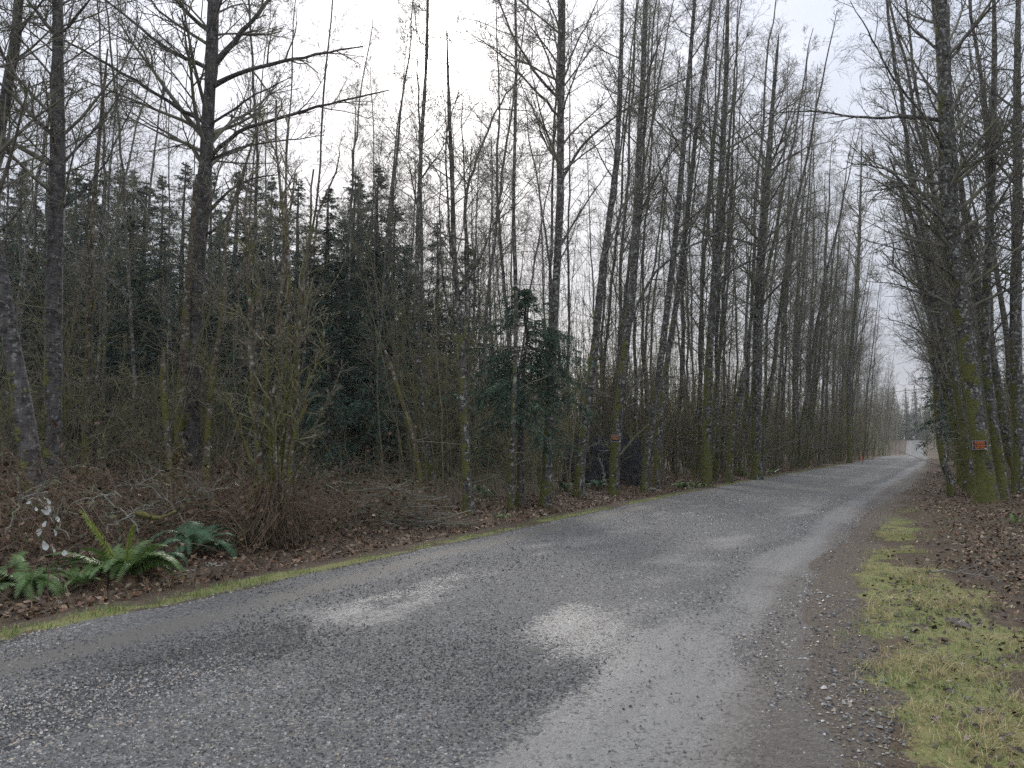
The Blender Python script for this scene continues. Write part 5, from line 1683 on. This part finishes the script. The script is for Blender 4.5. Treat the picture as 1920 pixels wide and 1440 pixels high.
def stick(name, label, pts, depth, wpx, mat, side=5, seed=1):
    rng = np.random.default_rng(seed)
    c = np.array([at(x, y, d if isinstance(depth, tuple) else depth) for (x, y), d in zip(pts, depth if isinstance(depth, tuple) else [depth] * len(pts))])
    base = c[0].copy()
    kk = 16
    LP = resample(c - base, kk)
    LP[1:-1] += rng.normal(size=(kk - 2, 3)) * 0.015
    dep = depth[0] if isinstance(depth, tuple) else depth
    LR = np.linspace(wpx, wpx * 0.4, kk) * 0.5 * dep / F0
    mb = MB().tubes(LP[None], LR[None], 7)
    if side:
        L = np.array([np.linalg.norm(np.diff(LP, axis=0), axis=1).sum()])
        S1, L1, R1 = sub(rng, LP[None], L, LR[None], side, 0.3, 1, (25, 60), (0.15, 0.35), 4, 0, 0.12, 0.45, 0.004)
        S2, _, R2 = sub(rng, S1, L1, R1, 3, 0.2, 1, (25, 60), (0.2, 0.5), 3, 0, 0.12, 0.6, 0.003)
        mb.tubes(S1, R1, 4).tubes(S2, R2, 3)
    tag(link(name, mb.mesh(name, mat), loc=base), label, 'branch')


stick('broken_branch', 'pale peeled broken sapling leaning before the dark heap', [(1134, 905), (1130, 880), (1124, 862), (1123, 850)], 26.5, 7, M_PALE, 2, 3)
stick('fallen_branch', 'fallen pole slanting up out of the dark heap', [(1150, 870), (1185, 825), (1215, 795), (1240, 780)], 27.5, 6, M_SAP, 4, 4)
stick('fallen_branch', 'mossy fallen branch lying above the bright green fern', [(258, 962), (280, 968), (305, 970), (332, 960)], 9.6, 11, M_MOSSY, 0, 5)
stick('fallen_branch', 'short pale stick lying on the litter beside the dark glossy fern', [(385, 1058), (400, 1060), (412, 1063), (425, 1058)], 9.4, 6, M_PALE, 0, 6)
stick('fallen_branch', 'thin pale dead branch leaning through the young cedar', [(880, 700), (905, 730), (935, 765), (958, 790)], 20.5, 6, M_PALE, 2, 7)
stick('fallen_branch', 'long thin pale branch lying in the leaf litter beside the near grass', [(1742, 1068), (1790, 1073), (1840, 1080), (1885, 1088)], 9.0, 4, M_PALE, 4, 8)
stick('fallen_branch', 'pale fallen stick at the road edge beyond the sign trees', [(1213, 917), (1228, 918), (1240, 920)], 24.0, 5, M_PALE, 0, 9)

rng = np.random.default_rng(91)
pb = gpoint(720, 985)
pile = tag(link('brush_pile', None, loc=pb), 'heaped brush pile of cut twigs and branches at the forest edge', 'brush pile')
n = 330
a = rng.uniform(0, 6.28, n)
rad = rng.uniform(0, 1, n) ** 0.6
ctr = np.stack([(CR[0] * np.cos(a) * 1.25 + HF[0] * np.sin(a) * 0.7) * rad, (CR[1] * np.cos(a) * 1.25 + HF[1] * np.sin(a) * 0.7) * rad, 0.85 * (1 - rad ** 1.5) * rng.uniform(0.2, 1, n)], -1)
az_ = rng.normal(size=n) * 0.7 + YAW
d = np.stack([np.cos(az_), np.sin(az_), rng.normal(size=n) * 0.18], -1) * np.where(rng.uniform(size=n) < 0.5, 1, -1)[:, None]
ln = rng.uniform(0.4, 1.7, n)
S = grow(rng, ctr - d * ln[:, None] * 0.5, d, ln, 6, np.full(n, -0.03), 0.1)
S[:, :, 2] = np.maximum(S[:, :, 2], 0.01)
SR = (rng.uniform(0.004, 0.014, n))[:, None] * np.linspace(1, 0.4, 6)
E, LE, ER = sub(rng, S, ln, SR, 4, 0.2, 1, (25, 65), (0.2, 0.45), 4, 0, 0.12, 0.6, 0.003)
link('branches', MB().tubes(S, SR, 5).mesh('pile_branches', M_LICHEN), pile)
link('twigs', MB().tubes(E, ER, 3).mesh('pile_twigs', M_DEAD), pile)

# ------------------------------------------------------------------ damp winter air
hz_m = bpy.data.materials.new('damp_air')
hz_m.use_nodes = True
hz_m.node_tree.nodes.remove(hz_m.node_tree.nodes['Principled BSDF'])
pv = hz_m.node_tree.nodes.new('ShaderNodeVolumePrincipled')
pv.inputs['Color'].default_value = (0.97, 0.98, 1.0, 1)
pv.inputs['Density'].default_value = 0.00045
pv.inputs['Anisotropy'].default_value = 0.3
hz_m.node_tree.links.new(pv.outputs[0], hz_m.node_tree.nodes['Material Output'].inputs['Volume'])
V = np.array([[i, j, k] for i in (-460, 440) for j in (-90, 940) for k in (-6.0, 34.0)])
hz = link('haze', MB().add(V, np.array([[0, 1, 3, 2], [4, 6, 7, 5], [0, 4, 5, 1], [2, 3, 7, 6], [0, 2, 6, 4], [1, 5, 7, 3]])).mesh('haze', hz_m, False))
tag(hz, 'thin damp winter air over the road and wood', kind='stuff')

# ------------------------------------------------------------------ signs and stake
def flat_material(name, col, rough=0.5, col2=None):
    return plain_material(name, tuple(c * 0.8 for c in col), col2 or tuple(min(1, c * 1.1) for c in col), 14.0, rough, 0.3, 0.1)


M_SIGN = flat_material('sign_black', (0.012, 0.012, 0.013), 0.45)
M_ORANGE = flat_material('sign_orange', (0.78, 0.22, 0.05), 0.55)
M_FADED = flat_material('sign_faded_orange', (0.62, 0.27, 0.12), 0.6)
M_BORDER = flat_material('sign_border', (0.42, 0.44, 0.47), 0.5)
M_WHITE = flat_material('sign_white', (0.75, 0.75, 0.73), 0.5)
M_NAIL = flat_material('nail_steel', (0.35, 0.35, 0.36), 0.4)


def box_mesh(name, w, h, t, mat, c=(0, 0, 0)):
    x, y, z = w / 2, t / 2, h / 2
    V = np.array([[i, j, k] for i in (-x, x) for j in (-y, y) for k in (-z, z)]) + np.array(c)
    Qd = np.array([[0, 1, 3, 2], [4, 6, 7, 5], [0, 4, 5, 1], [2, 3, 7, 6], [0, 2, 6, 4], [1, 5, 7, 3]])
    return MB().add(V, Qd).mesh(name, mat, False)


def sign(px, py, depth, w, h, label, lines, mat_text, sticker=True, yaw_off=0.0, roll=0.0):
    c = at(px, py, depth)
    e = tag(link('warning_sign', None, loc=c, rot=(0, roll, YAW + yaw_off)), label, 'sign')
    e.empty_display_size = 0.1
    link('board', box_mesh('sign_board', w, h, 0.004, M_SIGN), e)
    b = 0.008
    mb_ = MB()
    for (bw, bh, cx, cz) in ((w, b, 0, h / 2 - b / 2), (w, b, 0, -h / 2 + b / 2), (b, h - 2 * b, -w / 2 + b / 2, 0), (b, h - 2 * b, w / 2 - b / 2, 0)):
        x, z = bw / 2, bh / 2
        V = np.array([[i, j, k] for i in (-x, x) for j in (-0.001, 0.001) for k in (-z, z)]) + np.array([cx, -0.004, cz])
        mb_.add(V, np.array([[0, 1, 3, 2], [4, 6, 7, 5], [0, 4, 5, 1], [2, 3, 7, 6], [0, 2, 6, 4], [1, 5, 7, 3]]))
    link('border', mb_.mesh('sign_border', M_BORDER, False), e)
    for (txt, z, sz, wid) in lines:
        cu = bpy.data.curves.new('lettering', 'FONT')
        cu.body = txt
        cu.align_x, cu.align_y = 'CENTER', 'CENTER'
        cu.size = sz
        cu.extrude = 0.0008
        cu.offset = sz * 0.022
        cu.materials.append(mat_text)
        t = link('lettering', cu, e, loc=(0, -0.0045, z), rot=(math.pi / 2, 0, 0))
        bpy.context.view_layer.update()
        sx = wid / max(t.dimensions.x, 1e-3)
        tm = bpy.data.meshes.new_from_object(t.evaluated_get(bpy.context.evaluated_depsgraph_get()))
        bpy.data.objects.remove(t)
        link('lettering', tm, e, loc=(0, -0.0045, z), rot=(math.pi / 2, 0, 0), scale=(sx, 1, 1))
    if sticker:
        link('sticker', box_mesh('sign_sticker', w * 0.13, h * 0.10, 0.002, M_WHITE, (w * 0.38, -0.0045, -h * 0.38)), e)
    for sx in (-0.44, 0.44):
        link('nail', box_mesh('sign_nail', 0.012, 0.012, 0.006, M_NAIL, (w * sx, -0.006, h * 0.40)), e)
    return e


sign(1837, 834.5, 19.55, 0.375, 0.222, 'black and orange POSTED NO TRESPASSING KEEP OUT sign nailed to a tree', [('POSTED', 0.056, 0.092, 0.25), ('NO TRESPASSING', -0.012, 0.052, 0.325), ('KEEP OUT', -0.068, 0.062, 0.235)], M_ORANGE)
sign(1155, 822, 23.95, 0.30, 0.215, 'faded orange and black PRIVATE PROPERTY sign nailed to a tree', [('PRIVATE', 0.055, 0.082, 0.22), ('PROPERTY', -0.015, 0.082, 0.25)], M_FADED, roll=0.05)
# the faded bottom band of that sign carries no legible words

M_STAKE = flat_material('stake_orange', (0.65, 0.12, 0.07), 0.6)
g = gpoint(1617, 871)
st = tag(link('marker_stake', None, loc=g, rot=(0.03, 0.05, 0.4)), 'small orange-topped marker stake at the far road edge', 'stake')
link('post', box_mesh('stake_post', 0.05, 0.42, 0.03, M_PALE, (0, 0, 0.16)), st)
link('painted_top', box_mesh('stake_top', 0.056, 0.3, 0.036, M_STAKE, (0, 0, 0.40)), st)

tris = sum(len(p.vertices) - 2 for me in bpy.data.meshes for p in ()) if False else sum(len(me.loops) - 2 * len(me.polygons) for me in bpy.data.meshes)
print('TRIS', tris, 'TREES', TREE_COUNT, 'OBJECTS', len(scene.objects))
